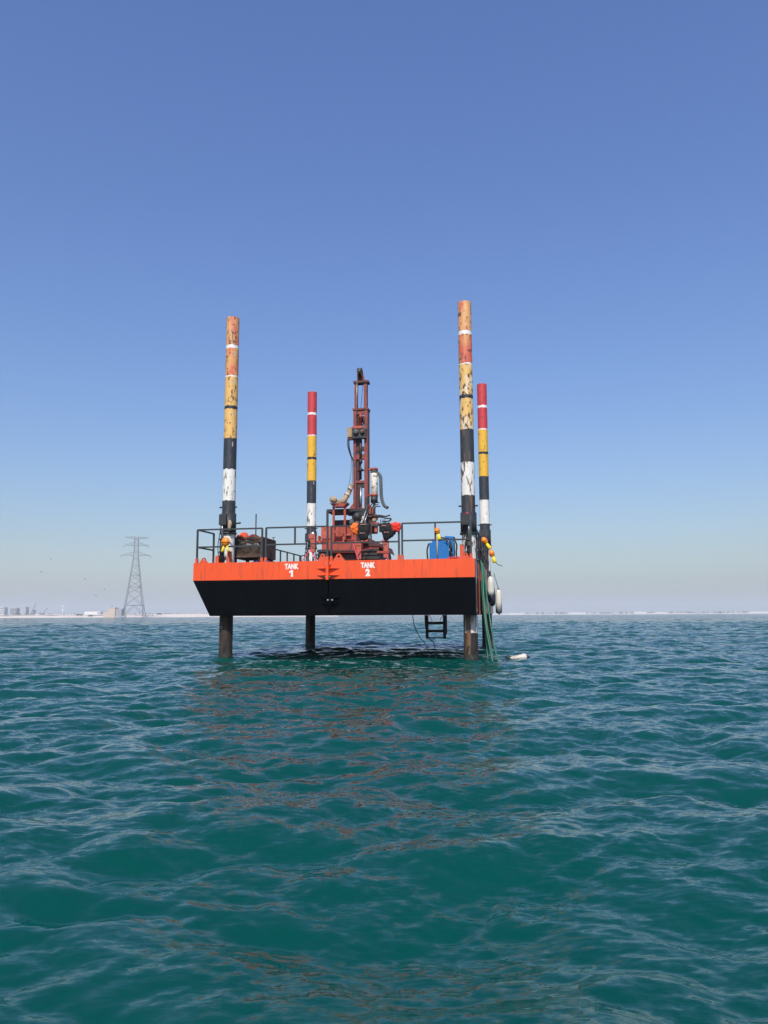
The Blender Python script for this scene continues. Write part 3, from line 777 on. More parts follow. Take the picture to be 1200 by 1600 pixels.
# ------------------------------------------------------------------ legs
LR = 0.225
def leg(x, y, top, label, style, numerals, collar):
    zs0 = top
    new, worn = style == 'new', style == 'worn'
    red = 'red_new' if new else 'red_old'
    yl = 'yel_new' if new else ('yel_worn' if worn else 'yel_old')
    segs = [(1.03, red if new else 'red_pale'), (.115, 'band_w'), (.99, red), (.045, 'band_w'), (1.04, yl), (.115, 'band_k'),
            (1.03, yl), (1.09, 'black_worn' if worn else 'black_leg'), (1.09, 'white_worn' if worn else 'white_leg'),
            (1.08, 'black_worn' if worn else 'black_leg'), (1.08, 'white_worn' if worn else 'white_leg'),
            (1.1, 'black_leg')]
    if worn: segs += [(1.2, 'white_rust')]
    else: segs += [(1.0, 'splash')]
    t = thing('striped_pile', label, 'pile', (x, y, 0.0), 'tall striped tubular legs of the barge')
    b = MB(); mats = []; z = top; n = 28
    rw = random.Random(int(x * 10) + int(y * 7) + 99); wobs = {}
    def ringw(zz):
        key = round(zz, 4)
        if key not in wobs:
            flat = zz == top or zz < 0
            ws = [0 if flat else rw.uniform(-.016, .016) for k in range(n)]
            wobs[key] = [(x + LR * math.cos(2 * math.pi * k / n), y + LR * math.sin(2 * math.pi * k / n), zz + ws[k]) for k in range(n)]
        return wobs[key]
    def ringv(zz, rr): return [(x + rr * math.cos(2 * math.pi * k / n), y + rr * math.sin(2 * math.pi * k / n), zz) for k in range(n)]
    lim = 0.85 if worn else 1.6
    segs2 = []
    for ln, m in segs:
        z2 = max(z - ln, lim if z > lim else -3)
        segs2.append((z, z2, m)); z = z2
        if z <= lim + 1e-6: break
    if z > lim: segs2.append((z, lim, segs[-1][1]))
    segs2.append((lim, -3.5, 'splash_worn' if worn else 'splash'))
    for za, zb, m in segs2:
        if m not in mats: mats.append(m)
        # intermediate rings so the paint edge and the tube are slightly uneven
        vs_ = ringw(zb) + ringw(za)
        b.add(vs_, [(k, (k + 1) % n, n + (k + 1) % n, n + k) for k in range(n)], mats.index(m), True)
    # open pipe top: wall and inside
    vs_ = ringv(top, LR) + ringv(top, LR - .02) + ringv(top - .6, LR - .02)
    b.add(vs_, [(k, (k + 1) % n, n + (k + 1) % n, n + k) for k in range(n)] + [(n + k, n + (k + 1) % n, 2 * n + (k + 1) % n, 2 * n + k) for k in range(n)], 0)
    tb = b.part('tube', mats, t)
    # crust of weed and barnacles where the tube meets the water
    nn = 36; rows_ = 9; vs_ = []
    for i in range(rows_):
        zz = -.5 + .72 * i / (rows_ - 1)
        for k in range(nn):
            a = 2 * math.pi * k / nn
            d = (.004 + rw.uniform(0, .016)) * (1 if i < rows_ - 2 else .5) if i < rows_ - 1 else -.004
            vs_.append((x + (LR + d) * math.cos(a), y + (LR + d) * math.sin(a), zz + (rw.uniform(-.07, .07) if i > rows_ - 4 else 0)))
    MB().add(vs_, [(i * nn + k, i * nn + (k + 1) % nn, (i + 1) * nn + (k + 1) % nn, (i + 1) * nn + k) for i in range(rows_ - 1) for k in range(nn)], 0, True).part('marine_growth', 'growth', t)
    for zz, txt, ang in numerals:
        me = text_mesh(txt, .22, .006)
        for v in me.vertices:
            a = R(ang) + v.co.x / LR; zc = v.co.y; rr = LR + .004
            v.co = (rr * math.cos(a), rr * math.sin(a), zc)
        me.materials.clear(); me.materials.append(M['band_w'])
        o = bpy.data.objects.new('numeral', me); C.objects.link(o); o.parent = tb
        o.location = (0, 0, zz)
    # jacking collar, pins, lifting cylinder
    z0, z1 = collar
    cr = .262
    c = MB()
    c.loft([(z0, x, y, cr, cr), (z1, x, y, cr, cr)], 28)
    c.loft([(z0 - .03, x, y, cr + .025, cr + .025), (z0 + .03, x, y, cr + .025, cr + .025)], 28)
    co_ = c.part('jacking_collar', 'sleeve', t)
    MB().box(x - .20, x + .06, y - cr - .10, y - cr + .06, z1 - .42, z1 - .06).part('bracket', 'sleeve', co_)
    pz = z1 + .22
    for s in (-1, 1):
        MB().tube([(x + s * (LR - .02), y - .05, pz), (x + s * (LR + .085), y - .05, pz)], .028, 8).part('locking_pin', 'machine', t)
    jx, jy = x - .10, y - cr - .03
    if x > -1: jx = x + .02
    cyl = MB().tube([(jx, jy, ZD), (jx, jy, z0 - .22)], .075, 12).part('lifting_cylinder', 'sleeve', t)
    MB().tube([(jx, jy, z0 - .23), (jx, jy, z1 - .3)], .036, 10).part('rod', 'steel', cyl)
    MB().tube([(jx, jy, z0 - .25), (jx, jy, z0 - .19)], .09, 12).part('gland', 'machine', cyl)
    cyl2 = MB().tube([(x + .12, y + cr + .04, ZD), (x + .12, y + cr + .04, z0 - .2)], .075, 10).part('lifting_cylinder', 'sleeve', t)
    MB().tube([(x + .12, y + cr + .04, z0 - .22), (x + .12, y + cr + .04, z1 - .3)], .036, 8).part('rod', 'steel', cyl2)
    MB().tube(curve_pts([(jx - .09, jy, ZD + .1), (jx - .13, jy - .03, z0 - .5), (jx - .06, jy - .06, z0 - .05), (jx, jy - .08, z1 - .4)]), .014, 6).part('hydraulic_hose', 'rubber', t)
    return t, co_
L0, c0 = leg(-8.18, 0, 11.86, 'striped leg with faded peach top at the front left corner', 'old',
             [(10.42, '2', -48), (9.42, '2', -48), (8.28, '1', -48), (7.20, '1', -48), (5.86, '1', -52)], (4.20, 4.88))
L1, c1 = leg(0, 0, 11.78, 'tallest looking striped leg with peeling rusty paint at the front right corner', 'worn', [], (4.00, 4.68))
L2, c2 = leg(-8.18, 10.34, 12.15, 'bright red topped striped leg standing behind and left of the drill mast', 'new', [(7.6, '1', -48)], (4.55, 5.28))
L3, c3 = leg(0, 10.34, 12.06, 'bright red topped striped leg just right of the peeling front leg', 'new', [], (4.5, 5.24))
MB().tube([(-7.93, -.1, 4.52), (-7.68, -.2, 4.53)], [.02, .035], 8).part('handle', 'machine', c0)
MB().loft([(-.275, 4.60, -.02, .065, .065), (-.268, 4.60, -.02, .065, .065)], 14, axis='y').part('round_label', 'red_label', c1)
b = MB(); b.loft([(z, -8.0, -.34, r, r * .6) for z, r in ((4.62, .03), (4.52, .07), (4.35, .06), (4.25, .03))], 8, 0, .2, 5)
b.part('rag', 'wood', c0)

# orange upright guide posts beside the front legs
def guide(x, y, z1, lab):
    b = MB().box(x - .06, x + .06, y - .05, y + .05, ZD, z1)
    b.box(x - .09, x + .09, y - .08, y + .08, ZD + .001, ZD + .03)
    b.one('guide_post', 'orange2', lab, 'post', (x, y, ZD))
guide(-7.95, -.42, 3.55, 'short orange steel post below the amber lamp at the front left leg')
guide(-8.42, -.30, 3.42, 'thin orange post left of the front left leg cylinder')
guide(-.20, -.40, 3.62, 'short orange post left of the front right leg cylinder')

# ------------------------------------------------------------------ drill rig
RX, RY = -4.43, 4.0
rig = thing('drilling_rig', 'red crawler drilling rig with tall narrow mast standing mid deck', 'drilling rig', (RX, RY - .8, ZD))
def rp(name, m, b): return b.part(name, m, rig)
def track(x0, x1, y0, y1):
    r = .30; pts = []
    for a in range(0, 181, 30): pts.append((y1 - r + r * math.sin(R(a)), ZD + r + r * math.cos(R(a)) + .02))
    for a in range(180, 361, 30): pts.append((y0 + r + r * math.sin(R(a)), ZD + r + r * math.cos(R(a)) + .02))
    b = MB(); b.prismx(pts[::-1], x0, x1)
    tr = rp('crawler_track', 'rubber', b)
    L = y1 - y0 - 2 * r
    for k in range(9):
        yy = y0 + r + L * k / 8
        for z in (ZD + .005, ZD + 2 * r + .012):
            MB().box(x0 - .02, x1 + .02, yy - .05, yy + .05, z, z + .03).part('track_shoe', 'machine', tr)
    for k in range(4):
        zz = ZD + .1 + k * .14
        MB().box(x0 - .02, x1 + .02, y0 - .03, y0 + .06, zz, zz + .09).part('track_shoe', 'machine', tr)
    return tr
track(-5.62, -5.22, 2.2, 4.9)
track(-3.95, -3.38, 2.2, 4.9)
rp('chassis_beam', 'rig_dark', MB().box(-5.21, -3.96, 2.5, 2.75, 3.42, 3.62))
rp('chassis_beam', 'rig_dark', MB().box(-5.21, -3.96, 3.9, 4.15, 3.42, 3.62))
rp('chassis', 'rig', MB().prism([(-5.5, 3.66), (-3.6, 3.66), (-3.3, 3.86), (-3.4, 3.98), (-5.5, 4.0)], 2.3, 4.8))
rp('chassis_rib', 'rig_dark', MB().box(-5.3, -4.1, 2.27, 2.297, 3.70, 3.76))
rp('engine_housing', 'rig', MB().prism([(-5.55, 4.005), (-4.25, 4.005), (-4.25, 4.42), (-4.55, 4.60), (-5.55, 4.66)], 2.45, 4.4))
rp('housing_panel', 'rig_pale', MB().box(-5.56, -4.92, 2.42, 2.447, 4.20, 4.62))
rp('housing_panel', 'rig', MB().box(-4.86, -4.32, 2.42, 2.447, 4.12, 4.38))
rp('step_bracket', 'rig_pale', MB().box(-4.72, -4.66, 2.30, 2.40, 3.98, 4.34).box(-4.66, -4.42, 2.30, 2.40, 4.28, 4.34))
rp('side_guard', 'rig_pale', MB().box(-5.62, -5.5, 2.15, 2.4, 4.0, 4.10).box(-5.62, -5.56, 2.15, 2.4, 4.1, 4.28))
# cage with machinery
b = MB()
x0, x1, y0, y1, z0, z1 = -5.36, -4.02, 2.55, 3.5, 4.63, 5.24
for x in (x0, x1):
    for y in (y0, y1): b.obox((x, y, z0), (x, y, z1), .07, .07, up=(0, 1, 0))
for y in (y0, y1): b.obox((x0, y, z1), (x1, y, z1), .07, .10); b.obox((x0, y, z0), (x1, y, z0), .07, .07)
for x in (x0, x1): b.obox((x, y0, z1), (x, y1, z1), .07, .10)
rp('cage_frame', 'machine', b)
rp('cage_roof', 'machine', MB().box(-5.34, -4.04, 2.58, 3.48, 5.22, 5.27))
rp('cage_panel', 'machine', MB().box(-4.30, -4.06, 2.54, 2.6, 4.63, 5.2))
b = MB(); b.loft([(z, -4.85, 3.1, .26, .26) for z in (4.62, 4.65, 4.88, 4.92)], 14); b.loft([(x, 3.0, 4.82, .12, .12) for x in (-5.25, -5.22, -4.5, -4.46)], 12, axis='x')
rp('engine', 'machine', b)
b = MB(); b.loft([(x, 2.68, 4.78, r, r) for x, r in ((-4.56, .07), (-4.52, .15), (-4.40, .15), (-4.36, .07))], 14, axis='x')
rp('air_cleaner', 'hose_grey', b)
rp('radiator', 'rig_dark', MB().box(-5.1, -4.5, 3.2, 3.4, 4.63, 4.9))
# red ladder-like guard frame and lamp tray in front
b = MB()
for x in (-5.04, -4.62): b.obox((x, 2.22, 4.12), (x, 2.22, 5.38), .075, .06, up=(0, 1, 0))
for z in (4.36, 4.72 - .38): pass
b.obox((-5.0, 2.22, 4.42), (-4.66, 2.22, 4.42), .06, .09)
rp('guard_frame', 'rig', b)
rp('lamp_tray', 'rig', MB().prism([(-5.02, 5.32), (-4.64, 5.32), (-4.50, 5.46), (-4.66, 5.44), (-5.0, 5.44), (-5.17, 5.46)], 2.1, 2.5))
b = MB(); b.loft([(y, 5.57, -5.02, r, r) for y, r in ((1.98, .10), (2.0, .125), (2.16, .12), (2.3, .06))], 14, axis='y')
fl = rp('flood_lamp', 'tan', b)
b = MB(); b.loft([(y, 5.57, -5.02, r, r) for y, r in ((1.97, .09), (1.979, .09))], 14, axis='y'); b.part('lens', 'wood', fl)
b = MB(); b.tube(curve_pts([(-4.98, 2.5, 5.52), (-4.86, 2.8, 5.60), (-4.72, 3.0, 5.86), (-4.60, 3.1, 6.15), (-4.55, 3.1, 6.34)], 5),
       [.06 + .05 * min(1, (20 - i) / 14) if i < 20 else .03 for i in range(21)], 10)
rp('wrapped_hose', 'tan', b)
b = MB()
for zc, xx, rr in ((5.63, -4.83, .115), (5.86, -4.72, .105), (6.1, -4.61, .09)):
    b.tube([(xx - .02, 2.95, zc - .02), (xx + .02, 3.0, zc + .03)], rr, 10)
rp('hose_tape', 'cream', b)
rp('stay_cable', 'machine', MB().tube([(-4.55, 3.1, 6.34), (-4.70, 3.86, 7.5)], .010, 5))
rp('stay_cable', 'machine', MB().tube([(-4.80, 3.1, 5.5), (-4.73, 3.7, 6.9), (-4.74, 3.8, 7.6)], .009, 5))
# winch and pump on the left
b = MB(); b.loft([(x, 2.25, 4.36, r, r) for x, r in ((-5.86, .10), (-5.84, .17), (-5.72, .17), (-5.70, .1))], 14, axis='x'); rp('winch_drum', 'machine', b)
b = MB(); b.loft([(y, 4.32, -5.78, r, r) for y, r in ((2.0, .05), (2.02, .10), (2.12, .1))], 12, axis='y'); rp('winch_motor', 'steel', b)
# levelling jacks
def level_jack(x, y, zt, lab=None, n='levelling_jack'):
    jk = rp(n, 'rig_pale', MB().box(x - .085, x + .085, y - .08, y + .08, zt - .62, zt).box(x - .14, x + .05, y - .1, y + .1, zt - .14, zt + .02))
    MB().tube([(x, y, ZD + .05), (x, y, zt - .6)], .035, 10).part('rod', 'steel', jk)
    MB().loft([(ZD, x, y, .16, .16), (ZD + .05, x, y, .16, .16), (ZD + .08, x, y, .05, .05)], 14).part('foot', 'rig_dark', jk)
    MB().obox((x + .05, y + .05, zt - .3), (x + .35 if x < -4.4 else x - .3, y + .5, zt - .2), .08, .12).part('arm', 'rig', jk)
level_jack(-5.74, 2.0, 4.30)
level_jack(-4.02, 1.9, 4.0)
level_jack(-3.10, 2.2, 4.06)
rp('outrigger_plate', 'rig', MB().box(-3.42, -2.98, 2.1, 2.35, 3.60, 3.68))
rp('fender_plate', 'rig_dark', MB().prism([(-3.96, 3.87), (-3.32, 3.87), (-3.20, 3.70), (-3.3, 3.95), (-3.7, 4.15), (-3.96, 4.2)], 2.25, 4.6))
# mast
def beam(n, m, x0, x1, z0, z1, y0=RY - .06, y1=RY + .25): return MB().box(x0, x1, y0, y1, z0, z1).part(n, m, mast)
mb = MB()     # the two long rails of the lower section, as channels
ms = MB().box(-4.95, -3.93, RY - .1, RY + .4, 5.26, 5.36)
mast = rp('mast', 'rig', ms)
beam('rail', 'mast', -4.70, -4.585, 5.42, 9.38, RY - .06, RY + .34)
beam('rail', 'mast', -4.265, -4.13, 5.42, 9.38, RY - .06, RY + .34)
beam('rail', 'mast', -4.665, -4.56, 9.46, 10.48, RY - .02, RY + .2)
beam('rail', 'mast', -4.29, -4.165, 9.46, 10.48, RY - .02, RY + .2)
beam('inner_channel', 'rig_dark', -4.583, -4.50, 5.42, 9.36, RY + .02, RY + .30)
beam('flange', 'mast', -4.73, -4.10, 9.385, 9.455, RY - .09, RY + .37)
beam('flange', 'rig_dark', -4.70, -4.10, 10.485, 10.57, RY - .07, RY + .3)
beam('head_plate', 'mast', -4.584, -4.266, 9.22, 9.38, RY - .04, RY + .1)
beam('back_plate', 'machine', -4.5, -4.28, 8.95, 9.2, RY + .2, RY + .3)
for z, h, m in ((7.76, .17, 'rig_dark'), (7.42, .20, 'mast'), (6.49, .09, 'mast'), (6.31, .17, 'machine'), (6.97, .05, 'rig_dark')):
    beam('cross_brace', m, -4.584, -4.266, z, z + h, RY - .045 if m == 'mast' else RY, RY + .12)
beam('foot_plate', 'rig', -4.72, -4.12, 5.362, 5.5, RY - .08, RY + .36)
for s, xa in ((-1, -4.71), (1, -4.12)):
    MB().prism([(xa, 5.37), (xa, 5.72), (xa - .27, 5.37)] if s < 0 else [(xa, 5.37), (xa + .27, 5.37), (xa, 5.72)], RY, RY + .04).part('foot_gusset', 'rig', mast)
MB().box(-4.12, -3.80, RY - .05, RY + .3, 5.05, 5.255).part('foot_bracket', 'rig_pale', mast)
MB().box(-4.75, -4.1, RY - .05, RY + .35, 4.61, 5.255).part('mast_support', 'rig_dark', mast)
# crown block: two cheek plates and a sheave leaning forward
cb = MB()
for x in (-4.50, -4.36):
    cb.prismx([(RY - .05, 10.58), (RY + .22, 10.58), (RY + .1, 10.9), (RY - .16, 11.06), (RY - .28, 10.98), (RY - .2, 10.78)], x, x + .03)
cbo = cb.part('crown_block', 'rusty', mast)
MB().prism([(-4.56, 10.575), (-4.24, 10.575), (-4.26, 10.66), (-4.36, 10.98), (-4.46, 11.06), (-4.58, 11.05), (-4.58, 10.92)], RY + .02, RY + .06).part('cheek_plate', 'mast', cbo)
MB().loft([(x, RY - .14, 10.90, .13, .13) for x in (-4.465, -4.45, -4.39, -4.375)], 16, axis='x').part('sheave', 'machine', cbo)
MB().tube([(-4.53, RY - .14, 11.0), (-4.53, RY - .2, 8.6)], .011, 5).part('winch_rope', 'steel', mast)
MB().tube([(-4.34, RY + .1, 10.5), (-4.43, RY + .05, 9.4)], .009, 5).part('winch_rope', 'machine', mast)
# rotary head and string
rh = MB().box(-4.72, -4.16, RY - .22, RY + .02, 8.22, 8.60).part('rotary_head', 'machine', mast)
MB().box(-4.70, -4.28, RY - .25, RY - .05, 8.605, 8.70).part('head_cap', 'rig_pale', rh)
MB().loft([(y, 8.46, -4.55, r, r) for y, r in ((RY - .32, .06), (RY - .29, .11), (RY - .2, .11))], 14, axis='y').part('hydraulic_motor', 'hose_grey', rh)
MB().loft([(y, 8.46, -4.30, r, r) for y, r in ((RY - .32, .05), (RY - .29, .09), (RY - .2, .09))], 14, axis='y').part('hydraulic_motor', 'rusty', rh)
MB().box(-4.93, -4.74, RY - .15, RY + .05, 8.30, 8.68).part('side_motor', 'tan', rh)
MB().box(-4.91, -4.73, RY - .12, RY + .04, 8.20, 8.32).part('bracket', 'rig_dark', rh)
MB().loft([(z, -4.40, RY - .1, r, r) for z, r in ((8.70, .06), (9.05, .06), (9.06, .08), (9.2, .05))], 12).part('swivel', 'rig', rh)
for dx in (0, .035, -.03):
    MB().tube(curve_pts([(-4.90 + dx, RY - .05, 8.24), (-4.88 + dx, RY - .1, 7.95), (-4.80 + dx * .6, RY - .08, 7.6), (-4.70 + dx * .3, RY - .02, 7.35)]), .014, 6).part('hydraulic_hose', 'rubber', rh)
MB().tube([(-4.41, RY - .02, 7.4), (-4.41, RY - .02, 8.2)], .055, 10).part('drill_rod', 'machine', mast)
MB().tube([(-4.41, RY - .02, 5.5), (-4.41, RY - .02, 6.3)], .05, 10).part('feed_cylinder', 'steel', mast)
MB().loft([(z, -4.41, RY - .04, r, r) for z, r in ((6.62, .045), (6.95, .045), (6.96, .085), (7.05, .085), (7.06, .03), (7.25, .03), (7.26, .075), (7.42, .06))], 12).part('chuck', 'machine', mast)
MB().tube(curve_pts([(-4.30, RY - .1, 9.1), (-4.26, RY - .14, 8.9), (-4.32, RY - .12, 8.72)]), .03, 6).part('hydraulic_hose', 'rubber', mast)
MB().tube([(-4.155, RY - .1, 5.9), (-4.155, RY - .12, 5.2), (-4.2, RY - .3, 4.6)], .06, 8).part('feed_hose', 'rubber', mast)
# dust filter on two arms, with ribbed hose
ft = MB().loft([(z, -3.885, RY, r, r) for z, r in ((5.68, .06), (5.70, .10), (5.80, .12), (5.81, .135), (6.85, .135), (6.86, .12), (6.95, .12))], 18)
fto = rp('filter_canister', 'cream', ft)
for z0_, z1_ in ((6.955, 7.05), (5.95, 6.03)):
    MB().tube([(-4.14, RY, z0_ + .03), (-3.99, RY, z0_ + .05)], .035, 8).part('arm', 'rig', fto)
    MB().loft([(z0_, -3.885, RY, .15, .15), (z1_, -3.885, RY, .15, .15)], 18).part('clamp', 'rig', fto)
MB().loft([(5.70, -3.885, RY, .14, .14), (5.94, -3.885, RY, .14, .14)], 18).part('band', 'machine', fto)
MB().loft([(6.87, -3.885, RY, .142, .142), (6.95, -3.885, RY, .142, .142)], 18).part('band', 'hose_grey', fto)
MB().tube([(-3.885, RY, 5.68), (-3.885, RY, 5.2)], .05, 8).part('outlet_pipe', 'hose_grey', fto)
hp = curve_pts([(-3.76, RY, 6.88), (-3.63, RY - .05, 6.70), (-3.60, RY - .1, 6.3), (-3.58, RY - .1, 5.9), (-3.48, RY - .15, 5.58), (-3.32, RY - .2, 5.46)], 8)
MB().tube(hp, [.06 + .006 * (i % 2) for i in range(len(hp))], 10).part('ribbed_hose', 'hose_grey', fto)
# control console with levers and hoses on the right
cn = rp('control_console', 'rig_dark', MB().box(-3.98, -3.58, 2.75, 3.1, 4.40, 4.62).box(-3.86, -3.66, 2.8, 3.0, 4.62, 4.98).box(-3.95, -3.5, 2.7, 3.0, 4.98, 5.06))
MB().loft([(y, 4.85, -3.62, r, r) for y, r in ((2.55, .04), (2.58, .075), (2.7, .075))], 12, axis='y').part('gauge', 'tan', cn)
MB().box(-3.72, -3.45, 2.5, 2.75, 4.66, 4.76).part('bracket', 'rig', cn)
MB().box(-3.60, -3.50, 2.6, 2.75, 4.42, 4.66).part('bracket', 'rig_pale', cn)
for i, pts in enumerate([[(-3.7, 2.7, 4.95), (-3.45, 2.6, 5.02), (-3.2, 2.6, 4.98), (-3.02, 2.6, 5.02)],
                         [(-3.7, 2.65, 5.0), (-3.4, 2.55, 4.96), (-3.15, 2.55, 4.90), (-2.98, 2.55, 4.88), (-3.06, 2.55, 4.80), (-3.3, 2.55, 4.78)],
                         [(-3.75, 2.7, 5.06), (-3.72, 2.7, 5.3), (-3.62, 2.7, 5.42), (-3.5, 2.8, 5.44)],
                         [(-3.68, 2.7, 5.06), (-3.64, 2.7, 5.25), (-3.56, 2.7, 5.36), (-3.42, 2.8, 5.38)],
                         [(-3.82, 2.7, 5.06), (-3.84, 2.75, 5.3), (-3.7, 2.8, 5.5), (-3.5, 3.0, 5.55)],
                         [(-3.9, 2.6, 4.9), (-3.92, 2.5, 4.6), (-3.7, 2.45, 4.3), (-3.72, 2.5, 4.05)],
                         [(-3.8, 2.6, 4.9), (-3.78, 2.5, 4.5), (-3.74, 2.45, 4.2), (-3.80, 2.5, 3.95)]]):
    MB().tube(curve_pts(pts, 6), .028 if i < 2 else .02, 6).part('hydraulic_hose', 'rubber', cn)
for x in (-3.35, -3.27, -3.2):
    MB().tube([(x, 2.5, 4.6), (x, 2.5, 4.86)], .018, 6).part('lever', 'machine', cn)
MB().box(-3.40, -3.14, 2.42, 2.58, 4.40, 4.62).part('lever_box', 'machine', cn)
for k, (xa, za, xb, zb, m) in enumerate([(-4.12, 4.5, -3.93, 5.2, 'galv'), (-4.02, 4.6, -3.86, 5.1, 'steel'), (-3.96, 4.3, -3.92, 5.0, 'galv'), (-4.2, 4.4, -4.0, 5.1, 'cream')]):
    MB().tube(curve_pts([(xa, 2.45, za), ((xa + xb) / 2 + .04, 2.4, (za + zb) / 2), (xb, 2.6, zb)], 5), .022, 6).part('hydraulic_hose', m, cn)
b = MB(); b.loft([(z, -4.20, 2.35, r, r * .9) for z, r in ((4.80, .10), (4.9, .15), (5.0, .16), (5.08, .12), (5.12, .04))], 14, 0, .05, 3)
b.loft([(z, -4.20, 2.33, r, r) for z, r in ((4.62, .10), (4.7, .12), (4.8, .11))], 12)
mo = rp('swing_motor', 'machine', b)
MB().box(-4.28, -4.16, 2.18, 2.26, 4.64, 4.74).part('valve', 'rig_pale', mo)
MB().box(-3.98, -3.74, 2.0, 2.2, 3.96, 4.12).part('junction_box', 'rig_pale', rig)

# tie-down straps
def strap(a, b_, lab):
    MB().obox(a, b_, .035, .012).one('tie_down_strap', 'strap', lab, 'strap', a, 'pink straps lashing the drilling rig')
strap((-6.02, 1.2, ZD), (-5.84, 1.9, 3.72), 'pink strap left of the left levelling jack')
strap((-5.80, 1.9, 3.74), (-5.30, 1.1, ZD + .02), 'pink strap right of the left levelling jack')
strap((-4.22, 1.7, 3.95), (-3.86, 1.2, ZD + .03), 'pink strap slanting down by the middle levelling jack')
strap((-4.10, 1.65, 3.60), (-3.60, 2.1, 3.82), 'pink strap slanting up right from the middle levelling jack')
strap((-3.08, 2.0, 3.55), (-2.80, 1.3, ZD + .02), 'pink strap at the foot of the right levelling jack')

# ------------------------------------------------------------------ things on deck and rails
# jackets hung over the top rail
def pillow(poly, y0, th, seed, wob=.02):
    """a cloth bag shape: outline poly in x,z (counter-clockwise from the front), bulging to the front and back"""
    rnd = random.Random(seed); pts = []
    for (xa, za), (xb, zb) in zip(poly, poly[1:] + poly[:1]):
        for k in range(4): pts.append((xa + (xb - xa) * k / 4 + rnd.uniform(-wob, wob) * .5, za + (zb - za) * k / 4 + rnd.uniform(-wob, wob) * .5))
    n = len(pts); cx = sum(p[0] for p in pts) / n; cz = sum(p[1] for p in pts) / n
    vs_, b = [], MB()
    rings = [(.0, -1.0), (.55, -.92), (.88, -.62), (1, 0), (.88, .5), (.5, .7)]
    for f, d in rings:
        for p in pts:
            vs_.append((cx + (p[0] - cx) * f, y0 + d * th + rnd.uniform(-wob, wob), cz + (p[1] - cz) * f))
    fs = [(i * n + k, (i + 1) * n + k, (i + 1) * n + (k + 1) % n, i * n + (k + 1) % n) for i in range(len(rings) - 1) for k in range(n)]
    return b.add(vs_, [f[::-1] for f in fs], 0, True)
def jacket(label, body, side, side_mat, tapes, base):
    t = thing('work_jacket', label, 'jacket', base, 'jackets hung over the front railing')
    pillow(body, YF - .05, .085, 3, .026).part('body', 'vest_k', t)
    pillow(side, YF - .07, .065, 5, .024).part('side', side_mat, t)
    for (x0, x1, z) in tapes:
        MB().box(x0, x1, YF - .150, YF - .10, z, z + .022).part('reflective_tape', 'trim', t)
jacket('black jacket with bright orange side hung on the railing before the rig',
       [(-3.53, 4.34), (-3.52, 4.1), (-3.52, 3.93), (-3.44, 3.82), (-3.30, 3.77), (-3.18, 3.86), (-3.13, 4.1), (-3.12, 4.36), (-3.32, 4.385)],
       [(-3.78, 4.26), (-3.76, 4.10), (-3.66, 4.0), (-3.52, 3.98), (-3.49, 4.18), (-3.50, 4.37), (-3.66, 4.38)],
       'vest_o', [(-3.42, -3.22, 4.30), (-3.44, -3.28, 4.02)], (-3.4, YF, 4.3))
jacket('black jacket with bright red side hung on the railing right of the rig',
       [(-2.84, 4.33), (-2.76, 4.08), (-2.68, 3.80), (-2.60, 3.765), (-2.45, 3.84), (-2.30, 3.98), (-2.26, 4.06), (-2.40, 4.2), (-2.44, 4.34), (-2.62, 4.37)],
       [(-2.47, 4.33), (-2.42, 4.16), (-2.34, 4.05), (-2.14, 4.05), (-2.10, 4.2), (-2.13, 4.35), (-2.3, 4.37)],
       'vest_r', [(-2.72, -2.58, 4.24), (-2.63, -2.49, 4.03)], (-2.5, YF, 4.3))

# wire basket
bk = thing('storage_basket', 'rusty brown wire mesh storage basket on legs behind the front left railing', 'basket', (-7.63, 1.0, ZD))
bx0, bx1, by0, by1, bz0, bz1 = -8.17, -7.08, .30, 1.72, 3.42, 4.07
b = MB()
for x in (bx0, bx1):
    for y in (by0, by1): b.obox((x, y, bz0), (x, y, bz1), .05, .05, up=(0, 1, 0))
for z in (bz0, bz1):
    for y in (by0, by1): b.obox((bx0, y, z), (bx1, y, z), .05, .06)
    for x in (bx0, bx1): b.obox((x, by0, z), (x, by1, z), .05, .06)
b.part('frame', 'rusty', bk)
for x in (bx0 + .1, bx1 - .1):
    for y in (by0 + .1, by1 - .1): MB().box(x - .05, x + .05, y - .05, y + .05, ZD, bz0 - .03).part('leg', 'rusty', bk)
MB().box(bx1 - .012, bx1 + .012, by0 + .03, by1 - .03, bz0 + .03, bz1 - .03).part('side_panel', 'rusty', bk)
MB().box(bx0 - .012, bx0 + .012, by0 + .03, by1 - .03, bz0 + .03, bz1 - .03).part('side_panel', 'rusty', bk)
MB().box(bx0 + .02, bx1 - .02, by0 + .03, by1 - .03, bz0 - .02, bz0 + .01).part('floor_panel', 'rusty', bk)
MB().box(bx0 + .03, bx1 - .03, by0 - .004, by0 + .02, bz0 + .03, bz0 + .11).part('kick_plate', 'rusty', bk)
b = MB()
W_, H_ = bx1 - bx0 - .05, bz1 - bz0 - .05
for s in (1, -1):
    k = -H_
    while k < W_:
        u0, v0, u1, v1 = k, 0, k + H_, H_
        if u0 < 0: v0 += -u0; u0 = 0
        if u1 > W_: v1 -= u1 - W_; u1 = W_
        if u1 > u0 + .02:
            xa, xb = (bx0 + .025 + u0, bx0 + .025 + u1) if s > 0 else (bx1 - .025 - u0, bx1 - .025 - u1)
            b.obox((xa, by0 - .01 + s * .004, bz0 + .025 + v0), (xb, by0 - .01 + s * .004, bz0 + .025 + v1), .011, .011)
        k += .07
wm = b.part('wire_mesh', 'rusty', bk); wm['kind'] = 'stuff'
MB().obox((-7.1, 1.6, 4.1), (-7.1, 1.6, 4.2), .02, .02, up=(0, 1, 0)).obox((-7.16, 1.6, 4.2), (-7.04, 1.6, 4.2), .02, .02).part('hook', 'machine', bk)
